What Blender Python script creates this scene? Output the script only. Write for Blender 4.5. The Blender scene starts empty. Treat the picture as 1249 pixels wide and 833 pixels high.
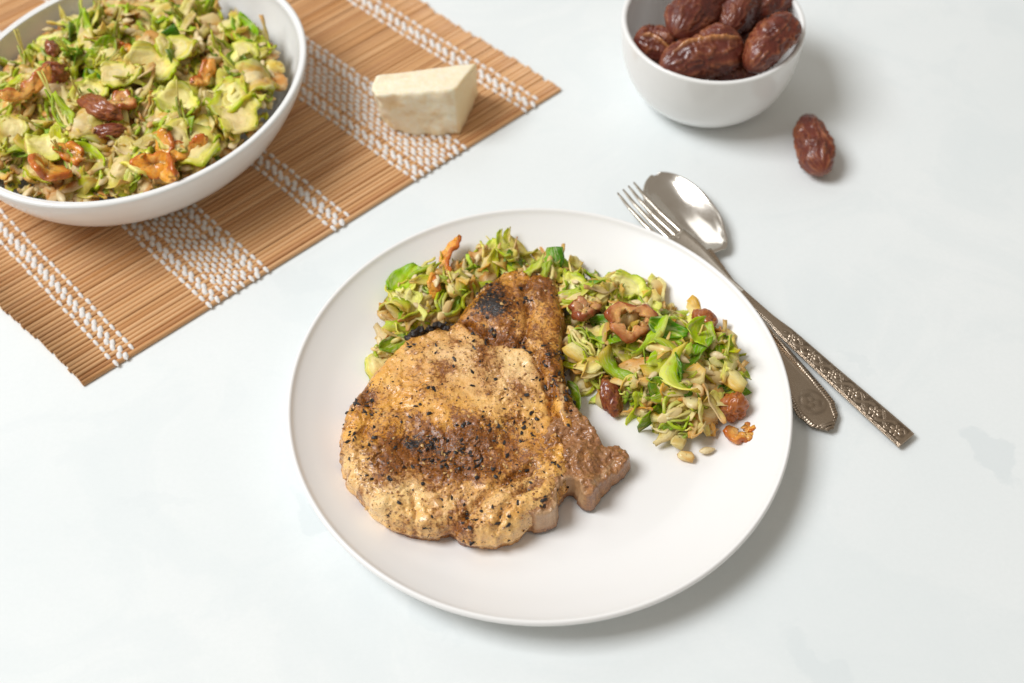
import bpy, math, random
import numpy as np
from mathutils import Vector, Matrix

random.seed(7)
rng = np.random.default_rng(11)
scene = bpy.context.scene
col = scene.collection

# ------------------------------------------------------------------ camera
F_PX, PITCH, CAM_H = 1850.0, math.radians(52.8), 0.688      # photo is 1249 x 833
CX, CY = 624.5, 416.5
cam_data = bpy.data.cameras.new('camera')
cam_data.sensor_width = 36.0
cam_data.lens = 36.0 * F_PX / 1249.0
cam_data.clip_start, cam_data.clip_end = 0.02, 50
cam_data.dof.use_dof = True
cam_data.dof.focus_distance = 0.80
cam_data.dof.aperture_fstop = 5.6
cam = bpy.data.objects.new('camera', cam_data)
cam.location = (0, 0, CAM_H)
cam.rotation_euler = (math.pi / 2 - PITCH, 0, 0)
col.objects.link(cam)
scene.camera = cam

# ------------------------------------------------------------------ light: a big soft window at the left, a dimmer one behind the table, warm dim room around
world = bpy.data.worlds.new('World')
scene.world = world
world.use_nodes = True
bg = world.node_tree.nodes['Background']
bg.inputs[0].default_value = (1.0, 0.90, 0.77, 1)
bg.inputs[1].default_value = 0.33
ld = bpy.data.lights.new('window_light', 'AREA')
ld.shape = 'RECTANGLE'; ld.size = 1.6; ld.size_y = 1.6
ld.energy = 127
ld.color = (0.955, 0.98, 1.0)
lo = bpy.data.objects.new('window_light', ld)
lo.location = (-2.1, 0.40, 3.0)
lo.rotation_euler = (Vector((0.0, 0.45, 0)) - Vector(lo.location)).to_track_quat('-Z', 'Y').to_euler()
col.objects.link(lo)

ld2 = bpy.data.lights.new('back_window_light', 'AREA')
ld2.shape = 'RECTANGLE'; ld2.size = 1.6; ld2.size_y = 1.1
ld2.energy = 9
ld2.color = (0.96, 0.985, 1.0)
lo2_ = bpy.data.objects.new('back_window_light', ld2)
lo2_.location = (-0.9, 2.5, 2.3)
lo2_.rotation_euler = (Vector((0.0, 0.5, 0)) - Vector(lo2_.location)).to_track_quat('-Z', 'Y').to_euler()
col.objects.link(lo2_)

vs = scene.view_settings
vs.view_transform = 'Standard'; vs.look = 'None'; vs.exposure = 0.0; vs.gamma = 1.0
vs.use_curve_mapping = False
scene.render.engine = 'CYCLES'
scene.cycles.use_denoising = True
scene.cycles.max_bounces = 8

# ------------------------------------------------------------------ helpers
def P(px, py, z=0.0):
    """the place on the level plane z that the photo shows at px, py"""
    u = (px - CX) / F_PX; v = (py - CY) / F_PX
    s, c = math.sin(PITCH), math.cos(PITCH)
    t = (CAM_H - z) / (s + v * c)
    return np.array([u * t, (c - v * s) * t])

def P3(px, py, z=0.0):
    a = P(px, py, z)
    return Vector((a[0], a[1], z))

def _hash(ix, iy, iz, seed):
    n = (ix.astype(np.int64) * 374761393 + iy.astype(np.int64) * 668265263 + iz.astype(np.int64) * 2147483647 + seed * 1274126177) & 0xffffffff
    n = ((n ^ (n >> 13)) * 1274126177) & 0xffffffff
    n = ((n ^ (n >> 16)) * 2246822519) & 0xffffffff
    return ((n ^ (n >> 15)) & 0xffffff) / float(0xffffff) * 2 - 1

def noise3(p, scale, seed=0):
    q = np.asarray(p, float) * scale
    i = np.floor(q).astype(np.int64); f = q - i
    f = f * f * f * (f * (f * 6 - 15) + 10)
    out = 0
    for dx in (0, 1):
        for dy in (0, 1):
            for dz in (0, 1):
                w = (f[..., 0] if dx else 1 - f[..., 0]) * (f[..., 1] if dy else 1 - f[..., 1]) * (f[..., 2] if dz else 1 - f[..., 2])
                out = out + w * _hash(i[..., 0] + dx, i[..., 1] + dy, i[..., 2] + dz, seed)
    return out

def fbm(p, scale, octv=4, seed=0, gain=0.5):
    a, s, t = 1.0, 0, 0
    for k in range(octv):
        s = s + a * noise3(p, scale * 2 ** k, seed + k * 17); t += a; a *= gain
    return s / t

def sstep(a, b, x):
    t = np.clip((x - a) / (b - a), 0, 1)
    return t * t * (3 - 2 * t)

def make_mesh(name, verts, faces, smooth=True, color=None, attrs=None):
    me = bpy.data.meshes.new(name)
    verts = np.asarray(verts, np.float32)
    me.from_pydata(verts.tolist(), [], [tuple(int(i) for i in f) for f in faces])
    if smooth:
        me.polygons.foreach_set('use_smooth', np.ones(len(me.polygons), bool))
    if color is not None:
        a = me.color_attributes.new('Col', 'FLOAT_COLOR', 'POINT')
        color = np.asarray(color)
        c = np.ones((len(verts), 4), np.float32); c[:, :3] = np.clip(color[:, :3], 0, 1)
        a.data.foreach_set('color', c.ravel())
        if color.shape[1] == 5:                 # leaf coordinates along and across the piece
            attrs = dict(attrs or {}, su=color[:, 3], sv=color[:, 4])
    for k, v in (attrs or {}).items():
        a = me.attributes.new(k, 'FLOAT', 'POINT')
        a.data.foreach_set('value', np.asarray(v, np.float32))
    me.update()
    return me

def link(name, data, mat=None, parent=None, loc=None, rot=None):
    o = bpy.data.objects.new(name, data)
    col.objects.link(o)
    if mat is not None and data is not None and not data.materials:
        data.materials.append(mat)
    if parent is not None:
        o.parent = parent
    if loc is not None:
        o.location = loc
    if rot is not None:
        o.rotation_euler = rot
    return o

def tag(o, label, cat, group=None):
    o['label'] = label; o['category'] = cat
    if group: o['group'] = group
    return o

def empty(name, loc=(0, 0, 0)):
    o = bpy.data.objects.new(name, None)
    o.empty_display_size = 0.02
    o.location = loc
    col.objects.link(o)
    return o

def grid_faces(nu, nv, off=0, wrap_v=False, flip=False):
    fs = []
    vv = nv if wrap_v else nv - 1
    for i in range(nu - 1):
        for j in range(vv):
            a = off + i * nv + j; b = off + i * nv + (j + 1) % nv
            c = off + (i + 1) * nv + (j + 1) % nv; d = off + (i + 1) * nv + j
            fs.append((a, b, c, d) if flip else (a, d, c, b))
    return fs

def slab(X, T):
    """X: (nu, nv, 3) sheet; T: thickness (scalar or nu,nv) -> closed thin solid (verts, faces)"""
    nu, nv = X.shape[:2]
    du = np.gradient(X, axis=0); dv = np.gradient(X, axis=1)
    n = np.cross(du, dv); n /= (np.linalg.norm(n, axis=2, keepdims=True) + 1e-12)
    T = np.broadcast_to(np.asarray(T, float), (nu, nv))[..., None]
    top = (X + n * T * 0.5).reshape(-1, 3); bot = (X - n * T * 0.5).reshape(-1, 3)
    V = np.vstack([top, bot]); N = nu * nv
    fs = grid_faces(nu, nv) + grid_faces(nu, nv, N, flip=True)
    for i in range(nu - 1):
        a, b = i * nv, (i + 1) * nv
        fs.append((a, a + N, b + N, b)); a += nv - 1; b += nv - 1
        fs.append((a, b, b + N, a + N))
    for j in range(nv - 1):
        a, b = j, j + 1
        fs.append((a, b, b + N, a + N)); a += (nu - 1) * nv; b += (nu - 1) * nv
        fs.append((a, a + N, b + N, b))
    return V, fs

def lathe(profile, seg=128):
    pr = np.asarray(profile, float)
    ang = np.linspace(0, 2 * math.pi, seg, endpoint=False)
    V = np.zeros((len(pr), seg, 3))
    V[..., 0] = pr[:, :1] * np.cos(ang); V[..., 1] = pr[:, :1] * np.sin(ang); V[..., 2] = pr[:, 1:2]
    return V.reshape(-1, 3), grid_faces(len(pr), seg, wrap_v=True)

def spline(pts, n):
    """Catmull-Rom through pts"""
    p = np.asarray(pts, float); p = np.vstack([2 * p[0] - p[1], p, 2 * p[-1] - p[-2]])
    out = []
    m = len(p) - 3
    for t in np.linspace(0, m - 1e-9, n):
        i = int(t); f = t - i
        a, b, c, d = p[i:i + 4]
        out.append(0.5 * ((2 * b) + (-a + c) * f + (2 * a - 5 * b + 4 * c - d) * f * f + (-a + 3 * b - 3 * c + d) * f ** 3))
    return np.array(out)

def closed_spline(pts, per=6):
    p = np.asarray(pts, float); n = len(p); out = []
    for i in range(n):
        a, b, c, d = p[i - 1], p[i], p[(i + 1) % n], p[(i + 2) % n]
        for k in range(per):
            f = k / per
            out.append(0.5 * ((2 * b) + (-a + c) * f + (2 * a - 5 * b + 4 * c - d) * f * f + (-a + 3 * b - 3 * c + d) * f ** 3))
    return np.array(out)

def sdf_poly(X, Y, poly):
    d = np.full(X.shape, 1e9); s = np.ones(X.shape)
    n = len(poly)
    for i in range(n):
        a = poly[i]; b = poly[i - 1]
        ex, ey = b[0] - a[0], b[1] - a[1]
        wx, wy = X - a[0], Y - a[1]
        t = np.clip((wx * ex + wy * ey) / (ex * ex + ey * ey + 1e-20), 0, 1)
        d = np.minimum(d, (wx - ex * t) ** 2 + (wy - ey * t) ** 2)
        c1 = Y >= a[1]; c2 = Y < b[1]; c3 = ex * wy > ey * wx
        flip = (c1 & c2 & c3) | (~c1 & ~c2 & ~c3)
        s = np.where(flip, -s, s)
    return s * np.sqrt(d)

def dist_path(X, Y, path):
    d = np.full(X.shape, 1e9)
    for a, b in zip(path[:-1], path[1:]):
        ex, ey = b[0] - a[0], b[1] - a[1]
        wx, wy = X - a[0], Y - a[1]
        t = np.clip((wx * ex + wy * ey) / (ex * ex + ey * ey + 1e-20), 0, 1)
        d = np.minimum(d, (wx - ex * t) ** 2 + (wy - ey * t) ** 2)
    return np.sqrt(d)

def surface_nets(F, org, h):
    nx, ny, nz = F.shape
    ins = F < 0
    C = [(a, b, c) for a in (0, 1) for b in (0, 1) for c in (0, 1)]
    sl = lambda A, o: A[o[0]:nx - 1 + o[0], o[1]:ny - 1 + o[1], o[2]:nz - 1 + o[2]]
    acc = np.zeros((nx - 1, ny - 1, nz - 1, 3)); cnt = np.zeros((nx - 1, ny - 1, nz - 1))
    for a in C:
        for ax in range(3):
            if a[ax]: continue
            b = list(a); b[ax] = 1; b = tuple(b)
            fa, fb = sl(F, a), sl(F, b)
            m = (fa < 0) != (fb < 0)
            t = np.where(m, fa / np.where(m, fa - fb, 1), 0)
            for k in range(3):
                acc[..., k] += np.where(m, a[k] + (t if k == ax else 0), 0)
            cnt += m
    act = cnt > 0
    idx = -np.ones(act.shape, np.int64); idx[act] = np.arange(act.sum())
    ii = np.argwhere(act)
    V = (ii + acc[act] / cnt[act][:, None]) * h + np.asarray(org)
    Q = []
    for ax in range(3):
        o = [1 if k == ax else 0 for k in range(3)]
        A = ins[:nx - o[0], :ny - o[1], :nz - o[2]]; B = ins[o[0]:, o[1]:, o[2]:]
        e = np.argwhere(A != B)
        u, v = (ax + 1) % 3, (ax + 2) % 3
        ok = (e[:, u] > 0) & (e[:, v] > 0) & (e[:, u] < F.shape[u] - 1) & (e[:, v] < F.shape[v] - 1)
        e = e[ok]
        def at(du, dv):
            q = e.copy(); q[:, u] += du; q[:, v] += dv
            return idx[q[:, 0], q[:, 1], q[:, 2]]
        q = np.stack([at(-1, -1), at(0, -1), at(0, 0), at(-1, 0)], 1)
        fl = ~A[e[:, 0], e[:, 1], e[:, 2]]
        q[fl] = q[fl][:, ::-1]
        Q.append(q)
    return V, np.vstack(Q)

# ------------------------------------------------------------------ materials
class NT:
    def __init__(s, name):
        s.m = bpy.data.materials.new(name); s.m.use_nodes = True
        s.t = s.m.node_tree; s.b = s.t.nodes['Principled BSDF']
    def n(s, typ, **kw):
        nd = s.t.nodes.new('ShaderNode' + typ)
        for k, v in kw.items():
            if k.startswith('i_'):
                key = k[2:].replace('_', ' ')
                nd.inputs[key].default_value = v
            else:
                setattr(nd, k, v)
        return nd
    def l(s, a, b):
        s.t.links.new(a, b)
    def set(s, **kw):
        for k, v in kw.items():
            s.b.inputs[k.replace('_', ' ')].default_value = v
    def noise(s, scale, detail=4, rough=0.5, vec=None, dist=0.0):
        nd = s.n('TexNoise', i_Scale=scale, i_Detail=detail, i_Roughness=rough, i_Distortion=dist)
        if vec is not None: s.l(vec, nd.inputs['Vector'])
        return nd.outputs['Fac']
    def ramp(s, fac, stops, interp='LINEAR'):
        r = s.n('ValToRGB'); r.color_ramp.interpolation = interp
        e = r.color_ramp.elements
        while len(e) < len(stops): e.new(0.5)
        for el, (p, c) in zip(e, stops):
            el.position = p; el.color = (c, c, c, 1) if not hasattr(c, '__len__') else (*c, 1)
        s.l(fac, r.inputs[0]); return r.outputs[0]
    def mix(s, fac, a, b, blend='MIX'):
        m = s.n('Mix', data_type='RGBA', blend_type=blend)
        for sock, v in ((m.inputs[0], fac), (m.inputs[6], a), (m.inputs[7], b)):
            if hasattr(v, 'links'): s.l(v, sock)
            elif hasattr(v, '__len__'): sock.default_value = (*v, 1)
            else: sock.default_value = v
        return m.outputs[2]
    def math(s, op, a, b=0.0, clamp=False):
        m = s.n('Math', operation=op, use_clamp=clamp)
        for sock, v in ((m.inputs[0], a), (m.inputs[1], b)):
            if hasattr(v, 'links'): s.l(v, sock)
            else: sock.default_value = v
        return m.outputs[0]
    def attr(s, name):
        return s.n('Attribute', attribute_name=name)
    def obj(s):
        return s.n('TexCoord').outputs['Object']
    def bump(s, height, strength=0.3, dist=0.001):
        b = s.n('Bump', i_Strength=strength, i_Distance=dist)
        s.l(height, b.inputs['Height']); s.l(b.outputs[0], s.b.inputs['Normal']); return b
    def base(s, c): s.l(c, s.b.inputs['Base Color'])
    def rough(s, c): s.l(c, s.b.inputs['Roughness'])

# table stone: near white, faint blue-grey water-like patches
t = NT('pale_stone'); o = t.obj()
g1 = t.noise(3.0, 6, 0.6, o, 0.6); g2 = t.noise(420, 3, 0.7, o)
base = t.mix(t.ramp(g1, [(0.38, 0.0), (0.66, 1.0)]), (0.83, 0.855, 0.855), (0.765, 0.805, 0.81))
base = t.mix(t.math('MULTIPLY', t.ramp(g2, [(0.35, 0.0), (0.65, 1.0)]), 0.22), base, (0.74, 0.78, 0.775))
mo = t.noise(9, 7, 0.62, o, 1.2)
base = t.mix(t.math('MULTIPLY', t.ramp(mo, [(0.50, 0.0), (0.56, 0.55), (0.72, 1.0)]), 0.40), base, (0.72, 0.77, 0.78))
warp = t.n('VectorMath', operation='SCALE', i_Scale=0.055)
nv_ = t.n('TexNoise', i_Scale=26, i_Detail=5, i_Roughness=0.6); t.l(o, nv_.inputs['Vector'])
sb = t.n('VectorMath', operation='SUBTRACT'); sb.inputs[1].default_value = (0.5, 0.5, 0.5)
t.l(nv_.outputs['Color'], sb.inputs[0]); t.l(sb.outputs[0], warp.inputs[0])
ad = t.n('VectorMath', operation='ADD'); t.l(o, ad.inputs[0]); t.l(warp.outputs[0], ad.inputs[1])
stain = None
for (x1, y1, x2, y2, w, k) in ((1178, 520, 1249, 600, 0.011, .9), (945, 770, 1040, 833, 0.010, .6), (350, 600, 420, 660, 0.008, .8),
                               (480, 740, 560, 775, 0.008, .5), (330, 350, 400, 330, 0.012, .35), (1200, 5, 1249, 50, 0.02, .25),
                               (1010, 420, 1075, 470, 0.003, .4), (140, 610, 230, 615, 0.005, .25)):
    a = P3(x1, y1); b = P3(x2, y2)
    mid = (a + b) / 2; d = (b - a); L = d.length / 2; ang = math.atan2(d.y, d.x)
    mp = t.n('Mapping', vector_type='TEXTURE')
    mp.inputs['Location'].default_value = mid; mp.inputs['Rotation'].default_value = (0, 0, ang)
    mp.inputs['Scale'].default_value = (L, w, 1)
    t.l(ad.outputs[0], mp.inputs['Vector'])
    ln = t.n('VectorMath', operation='LENGTH'); t.l(mp.outputs[0], ln.inputs[0])
    m_ = t.math('MULTIPLY', t.ramp(ln.outputs['Value'], [(0.72, 1.0), (0.97, 0.0)]), k)
    stain = m_ if stain is None else t.math('MAXIMUM', stain, m_)
base = t.mix(t.math('MULTIPLY', stain, 0.5), base, (0.67, 0.72, 0.735))
t.base(base); t.set(Roughness=0.62, Specular_IOR_Level=0.25)
t.bump(g2, 0.06, 0.0004)
M_TABLE = t.m

t = NT('white_porcelain')
t.set(Base_Color=(0.88, 0.865, 0.85, 1), Roughness=0.36, Specular_IOR_Level=0.4, Coat_Weight=0.15, Coat_Roughness=0.25)
M_PLATE = t.m
t = NT('glossy_white_porcelain')
t.set(Base_Color=(0.86, 0.855, 0.84, 1), Roughness=0.16, Specular_IOR_Level=0.5)
M_BOWL = t.m

t = NT('bamboo'); o = t.obj()
mp = t.n('Mapping'); mp.inputs['Scale'].default_value = (6, 500, 500); t.l(o, mp.inputs[0])
oi = t.n('ObjectInfo')
ofs = t.n('VectorMath', operation='ADD'); t.l(mp.outputs[0], ofs.inputs[0])
sc_ = t.math('MULTIPLY', oi.outputs['Random'], 50.0); cb = t.n('CombineXYZ'); t.l(sc_, cb.inputs[0]); t.l(cb.outputs[0], ofs.inputs[1])
g = t.noise(1.0, 4, 0.6, ofs.outputs[0])
c0 = t.ramp(oi.outputs['Random'], [(0.0, (0.52, 0.24, 0.082)), (0.35, (0.61, 0.31, 0.118)), (0.7, (0.69, 0.39, 0.175)), (1.0, (0.45, 0.185, 0.058))])
c1 = t.mix(t.ramp(g, [(0.3, 0.0), (0.75, 0.75)]), c0, (0.80, 0.52, 0.29))
mp2 = t.n('Mapping'); mp2.inputs['Scale'].default_value = (40, 60, 60); t.l(o, mp2.inputs[0])
ad2 = t.n('VectorMath', operation='ADD'); t.l(mp2.outputs[0], ad2.inputs[0]); t.l(cb.outputs[0], ad2.inputs[1])
spots = t.noise(1.0, 2, 0.5, ad2.outputs[0])
c1 = t.mix(t.ramp(spots, [(0.66, 0.0), (0.78, 0.55)]), c1, (0.30, 0.12, 0.03))
t.base(c1); t.set(Roughness=0.42, Specular_IOR_Level=0.4); t.bump(g, 0.25, 0.0004)
M_BAMBOO = t.m

t = NT('white_cotton'); o = t.obj()
t.set(Base_Color=(0.80, 0.77, 0.74, 1), Roughness=0.85, Sheen_Weight=0.2)
t.bump(t.noise(2500, 2, 0.5, o), 0.5, 0.0003)
M_YARN = t.m

t = NT('hard_cheese'); o = t.obj()
f1 = t.noise(60, 5, 0.6, o); f2 = t.noise(420, 4, 0.65, o)
rough_a = t.attr('rough').outputs['Fac']
c = t.mix(t.ramp(f2, [(0.35, 0.0), (0.65, 1.0)]), (0.93, 0.79, 0.54), (0.96, 0.87, 0.69))
c = t.mix(t.math('MULTIPLY', t.ramp(f1, [(0.50, 0.0), (0.66, 0.65)]), rough_a), c, (0.76, 0.48, 0.17))
c = t.mix(t.math('MULTIPLY', t.attr('rind').outputs['Fac'], 0.7), c, (0.84, 0.60, 0.28))
t.base(c); t.set(Roughness=0.5, Subsurface_Weight=0.15, Subsurface_Scale=0.004, Subsurface_Radius=(1, 0.6, 0.3))
t.bump(f2, 0.3, 0.0008)
M_CHEESE = t.m

t = NT('date_skin'); o = t.obj()
d1 = t.noise(70, 4, 0.6, o); d2 = t.noise(220, 4, 0.65, o)
oi = t.n('ObjectInfo')
ridge = t.attr('ridge').outputs['Fac']
c = t.mix(t.ramp(d1, [(0.32, 0.0), (0.68, 1.0)]), (0.075, 0.011, 0.009), (0.20, 0.036, 0.015))
c = t.mix(t.math('MULTIPLY', ridge, t.ramp(d1, [(0.35, 0.15), (0.62, 0.85)])), c, (0.50, 0.19, 0.07))
c = t.mix(t.math('MULTIPLY', oi.outputs['Random'], 0.35), c, (0.11, 0.02, 0.009))
c = t.mix(t.attr('flap').outputs['Fac'], c, (0.55, 0.24, 0.08))
t.base(c)
t.rough(t.ramp(t.math('ADD', d2, t.math('SUBTRACT', d1, 0.5)), [(0.3, 0.24), (0.7, 0.6)]))
t.set(Subsurface_Weight=0.12, Subsurface_Scale=0.003, Subsurface_Radius=(1, 0.35, 0.1), Coat_Weight=0.3, Coat_Roughness=0.18)
t.bump(d2, 0.4, 0.0007)
M_DATE = t.m

t = NT('date_flesh'); o = t.obj()
c = t.attr('Col').outputs['Color']
d2 = t.noise(600, 4, 0.6, o)
c = t.mix(t.ramp(d2, [(0.42, 0.0), (0.72, 0.4)]), c, (0.30, 0.075, 0.012))
t.base(c); t.set(Roughness=0.25, Subsurface_Weight=0.45, Subsurface_Scale=0.004, Subsurface_Radius=(1, 0.45, 0.12), Coat_Weight=0.3, Coat_Roughness=0.15)
t.bump(d2, 0.3, 0.0006)
M_FLESH = t.m

t = NT('sprout'); o = t.obj()
c = t.attr('Col').outputs['Color']
oi = t.n('ObjectInfo')
n1 = t.noise(260, 4, 0.6, o); n2 = t.noise(900, 3, 0.6, o)
hs = t.n('HueSaturation'); t.l(c, hs.inputs['Color'])
t.l(t.math('ADD', t.math('MULTIPLY', oi.outputs['Random'], 0.05), 0.468), hs.inputs['Hue'])
hs.inputs['Saturation'].default_value = 1.12
t.l(t.math('ADD', t.math('MULTIPLY', oi.outputs['Random'], 0.22), 1.02), hs.inputs['Value'])
cmb = t.n('CombineXYZ'); t.l(t.math('MULTIPLY', t.attr('su').outputs['Fac'], 2.2), cmb.inputs[0]); t.l(t.math('MULTIPLY', t.attr('sv').outputs['Fac'], 5.0), cmb.inputs[1])
t.l(t.math('MULTIPLY', oi.outputs['Random'], 37.0), cmb.inputs[2])
fib = t.noise(1.0, 4, 0.65, cmb.outputs[0], 0.5)
c = t.mix(t.ramp(fib, [(0.52, 0.0), (0.64, 0.55)]), hs.outputs[0], (0.86, 0.80, 0.50))
c = t.mix(t.ramp(fib, [(0.30, 0.5), (0.43, 0.0)]), c, t.mix(0.5, c, (0.30, 0.40, 0.03)))
c = t.mix(t.ramp(n1, [(0.58, 0.0), (0.74, 0.5)]), c, (0.66, 0.36, 0.08))
c = t.mix(t.ramp(n2, [(0.64, 0.0), (0.75, 0.3)]), c, (0.40, 0.19, 0.04))
t.base(c); t.rough(t.ramp(n1, [(0.35, 0.22), (0.7, 0.5)])); t.set(Specular_IOR_Level=0.5)
t.bump(t.math('ADD', n1, t.math('MULTIPLY', fib, 1.5)), 0.5, 0.0007)
tr = t.n('BsdfTranslucent'); t.l(c, tr.inputs[0])
ms = t.n('MixShader'); ms.inputs[0].default_value = 0.28
t.l(t.b.outputs[0], ms.inputs[1]); t.l(tr.outputs[0], ms.inputs[2])
t.l(ms.outputs[0], t.t.nodes['Material Output'].inputs[0])
M_SPROUT = t.m

t = NT('sunflower_kernel'); o = t.obj()
n1 = t.noise(300, 3, 0.6, o)
t.base(t.mix(t.ramp(n1, [(0.35, 0.0), (0.7, 1.0)]), (0.84, 0.70, 0.42), (0.62, 0.43, 0.18)))
t.set(Roughness=0.42); t.bump(n1, 0.2, 0.0005)
M_SEED = t.m

t = NT('seared_pork'); o = t.obj()
A = lambda k: t.attr(k).outputs['Fac']
nb = t.noise(55, 5, 0.6, o, 0.4); nm = t.noise(170, 5, 0.65, o, 0.3); nf = t.noise(520, 4, 0.7, o); ns = t.noise(1100, 3, 0.65, o)
sear = A('sear'); rel = A('rel')
c = t.mix(t.ramp(nb, [(0.35, 0.0), (0.65, 1.0)]), (0.80, 0.43, 0.11), (0.60, 0.255, 0.046))
c = t.mix(t.ramp(nm, [(0.48, 0.0), (0.64, 0.55)]), c, (0.84, 0.54, 0.20))
c = t.mix(t.math('MULTIPLY', A('pink'), t.ramp(nm, [(0.3, 0.3), (0.6, 0.8)])), c, (0.78, 0.50, 0.24))
c = t.mix(t.math('MULTIPLY', A('pale'), t.ramp(nf, [(0.30, 0.4), (0.58, 1.0)])), c, (0.93, 0.68, 0.36))  # pale meat and fat, with some glare mixed into the colour
tint = t.math('ADD', t.math('ADD', sear, 0.03), t.math('ADD', t.math('MULTIPLY', t.math('SUBTRACT', nm, 0.5), 2.2), t.math('MULTIPLY', t.math('SUBTRACT', nb, 0.5), 1.2)))
c = t.mix(t.ramp(tint, [(0.12, 0.0), (1.0, 0.92)]), c, (0.38, 0.13, 0.02))
sp1 = t.math('ADD', t.math('ADD', nf, t.math('MULTIPLY', sear, 0.22)), t.math('ADD', t.math('MULTIPLY', rel, 0.03), t.math('MULTIPLY', t.math('SUBTRACT', nb, 0.5), 0.25)))
c = t.mix(t.ramp(sp1, [(0.565, 0.0), (0.69, 0.85)]), c, (0.20, 0.062, 0.011))
sp2 = t.math('ADD', ns, t.math('MULTIPLY', sear, 0.13))
c = t.mix(t.ramp(sp2, [(0.64, 0.0), (0.70, 0.8)]), c, (0.055, 0.02, 0.008))
cr = t.math('ADD', A('char_dark'), t.math('ADD', t.math('MULTIPLY', rel, 0.2), t.math('MULTIPLY', t.math('SUBTRACT', nf, 0.5), 2.6)))
c = t.mix(t.ramp(cr, [(0.48, 0.0), (0.8, 1.0)]), c, (0.018, 0.012, 0.010))
c = t.mix(A('edge'), c, (0.70, 0.47, 0.24))
hsp = t.n('HueSaturation', i_Saturation=1.06, i_Value=1.13); t.l(c, hsp.inputs['Color']); c = hsp.outputs[0]
t.base(c)
t.rough(t.ramp(nm, [(0.3, 0.2), (0.7, 0.42)]))
t.set(Specular_IOR_Level=0.5, Subsurface_Weight=0.12, Subsurface_Scale=0.0025, Subsurface_Radius=(1, 0.6, 0.3), Coat_Weight=1.0, Coat_Roughness=0.16, Coat_IOR=1.5)
t.l(t.math('SUBTRACT', 0.75, t.math('ADD', t.math('MULTIPLY', A('char_dark'), 0.6), t.math('MULTIPLY', sear, 0.35)), True), t.b.inputs['Coat Weight'])
cb2 = t.n('Bump', i_Strength=0.35, i_Distance=0.0005); t.l(t.math('ADD', nm, t.math('MULTIPLY', nf, 0.7)), cb2.inputs['Height']); t.l(cb2.outputs[0], t.b.inputs['Coat Normal'])
h = t.math('ADD', t.math('ADD', nf, t.math('MULTIPLY', ns, 0.4)), t.math('MULTIPLY', nm, 0.9))
t.bump(h, 0.75, 0.0008)
M_PORK = t.m

t = NT('chop_bone'); o = t.obj()
nb = t.noise(120, 5, 0.6, o, 0.4); nf = t.noise(700, 4, 0.7, o)
c = t.mix(t.ramp(nb, [(0.35, 0.0), (0.65, 1.0)]), (0.54, 0.25, 0.08), (0.32, 0.115, 0.034))
c = t.mix(t.ramp(nf, [(0.5, 0.0), (0.66, 0.75)]), c, (0.10, 0.03, 0.014))
c = t.mix(t.ramp(nb, [(0.56, 0.0), (0.68, 0.6)]), c, (0.52, 0.27, 0.11))
c = t.mix(t.attr('edge').outputs['Fac'], c, (0.66, 0.42, 0.22))
c = t.mix(t.attr('char_dark').outputs['Fac'], c, (0.03, 0.014, 0.010))
t.base(c); t.rough(t.ramp(nb, [(0.3, 0.25), (0.7, 0.5)]))
t.set(Coat_Weight=0.8, Coat_Roughness=0.15)
t.bump(t.math('ADD', nf, nb), 0.9, 0.0011)
M_BONE = t.m

t = NT('black_pepper'); t.set(Base_Color=(0.017, 0.014, 0.013, 1), Roughness=0.45); M_PEPPER = t.m
t = NT('pepper_kernel'); t.set(Base_Color=(0.62, 0.38, 0.14, 1), Roughness=0.4); M_KERNEL = t.m
t = NT('spice_crumb'); t.set(Base_Color=(0.30, 0.115, 0.03, 1), Roughness=0.35, Coat_Weight=0.3); M_SPICE = t.m
t = NT('char_crust'); o = t.obj(); n1 = t.noise(700, 4, 0.7, o)
t.base(t.mix(t.ramp(n1, [(0.45, 0.0), (0.7, 1.0)]), (0.012, 0.010, 0.010), (0.05, 0.025, 0.015)))
t.set(Roughness=0.38); t.bump(n1, 0.6, 0.001); M_CHAR = t.m

def silver(name, tint, r0, r1, tarn):
    t = NT(name); o = t.obj()
    n1 = t.noise(40, 5, 0.6, o); n2 = t.noise(900, 3, 0.6, o)
    rec = t.attr('recess').outputs['Fac']
    c = t.mix(t.ramp(n1, [(0.35, 0.0), (0.7, tarn)]), tint, (0.42, 0.30, 0.20))
    c = t.mix(t.math('MULTIPLY', rec, 0.9), c, (0.13, 0.095, 0.065))
    t.base(c); t.rough(t.ramp(n2, [(0.3, r0), (0.7, r1)])); t.set(Metallic=1.0)
    return t.m
M_SILVER = silver('polished_silver', (0.78, 0.74, 0.68), 0.13, 0.2, 0.25)
M_SATIN = silver('satin_silver', (0.70, 0.65, 0.57), 0.26, 0.36, 0.3)
M_TARNISH = silver('tarnished_silver', (0.56, 0.46, 0.36), 0.22, 0.32, 0.5)

# ------------------------------------------------------------------ setting: the table
tv = np.array([[-2, -1.2, 0], [2, -1.2, 0], [2, 2.6, 0], [-2, 2.6, 0]], float)
table = link('table_top', make_mesh('table_top', tv, [(0, 1, 2, 3)], smooth=False), M_TABLE)
table['kind'] = 'structure'; table['label'] = 'pale grey white stone table top with faint blue grey patches'

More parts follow.
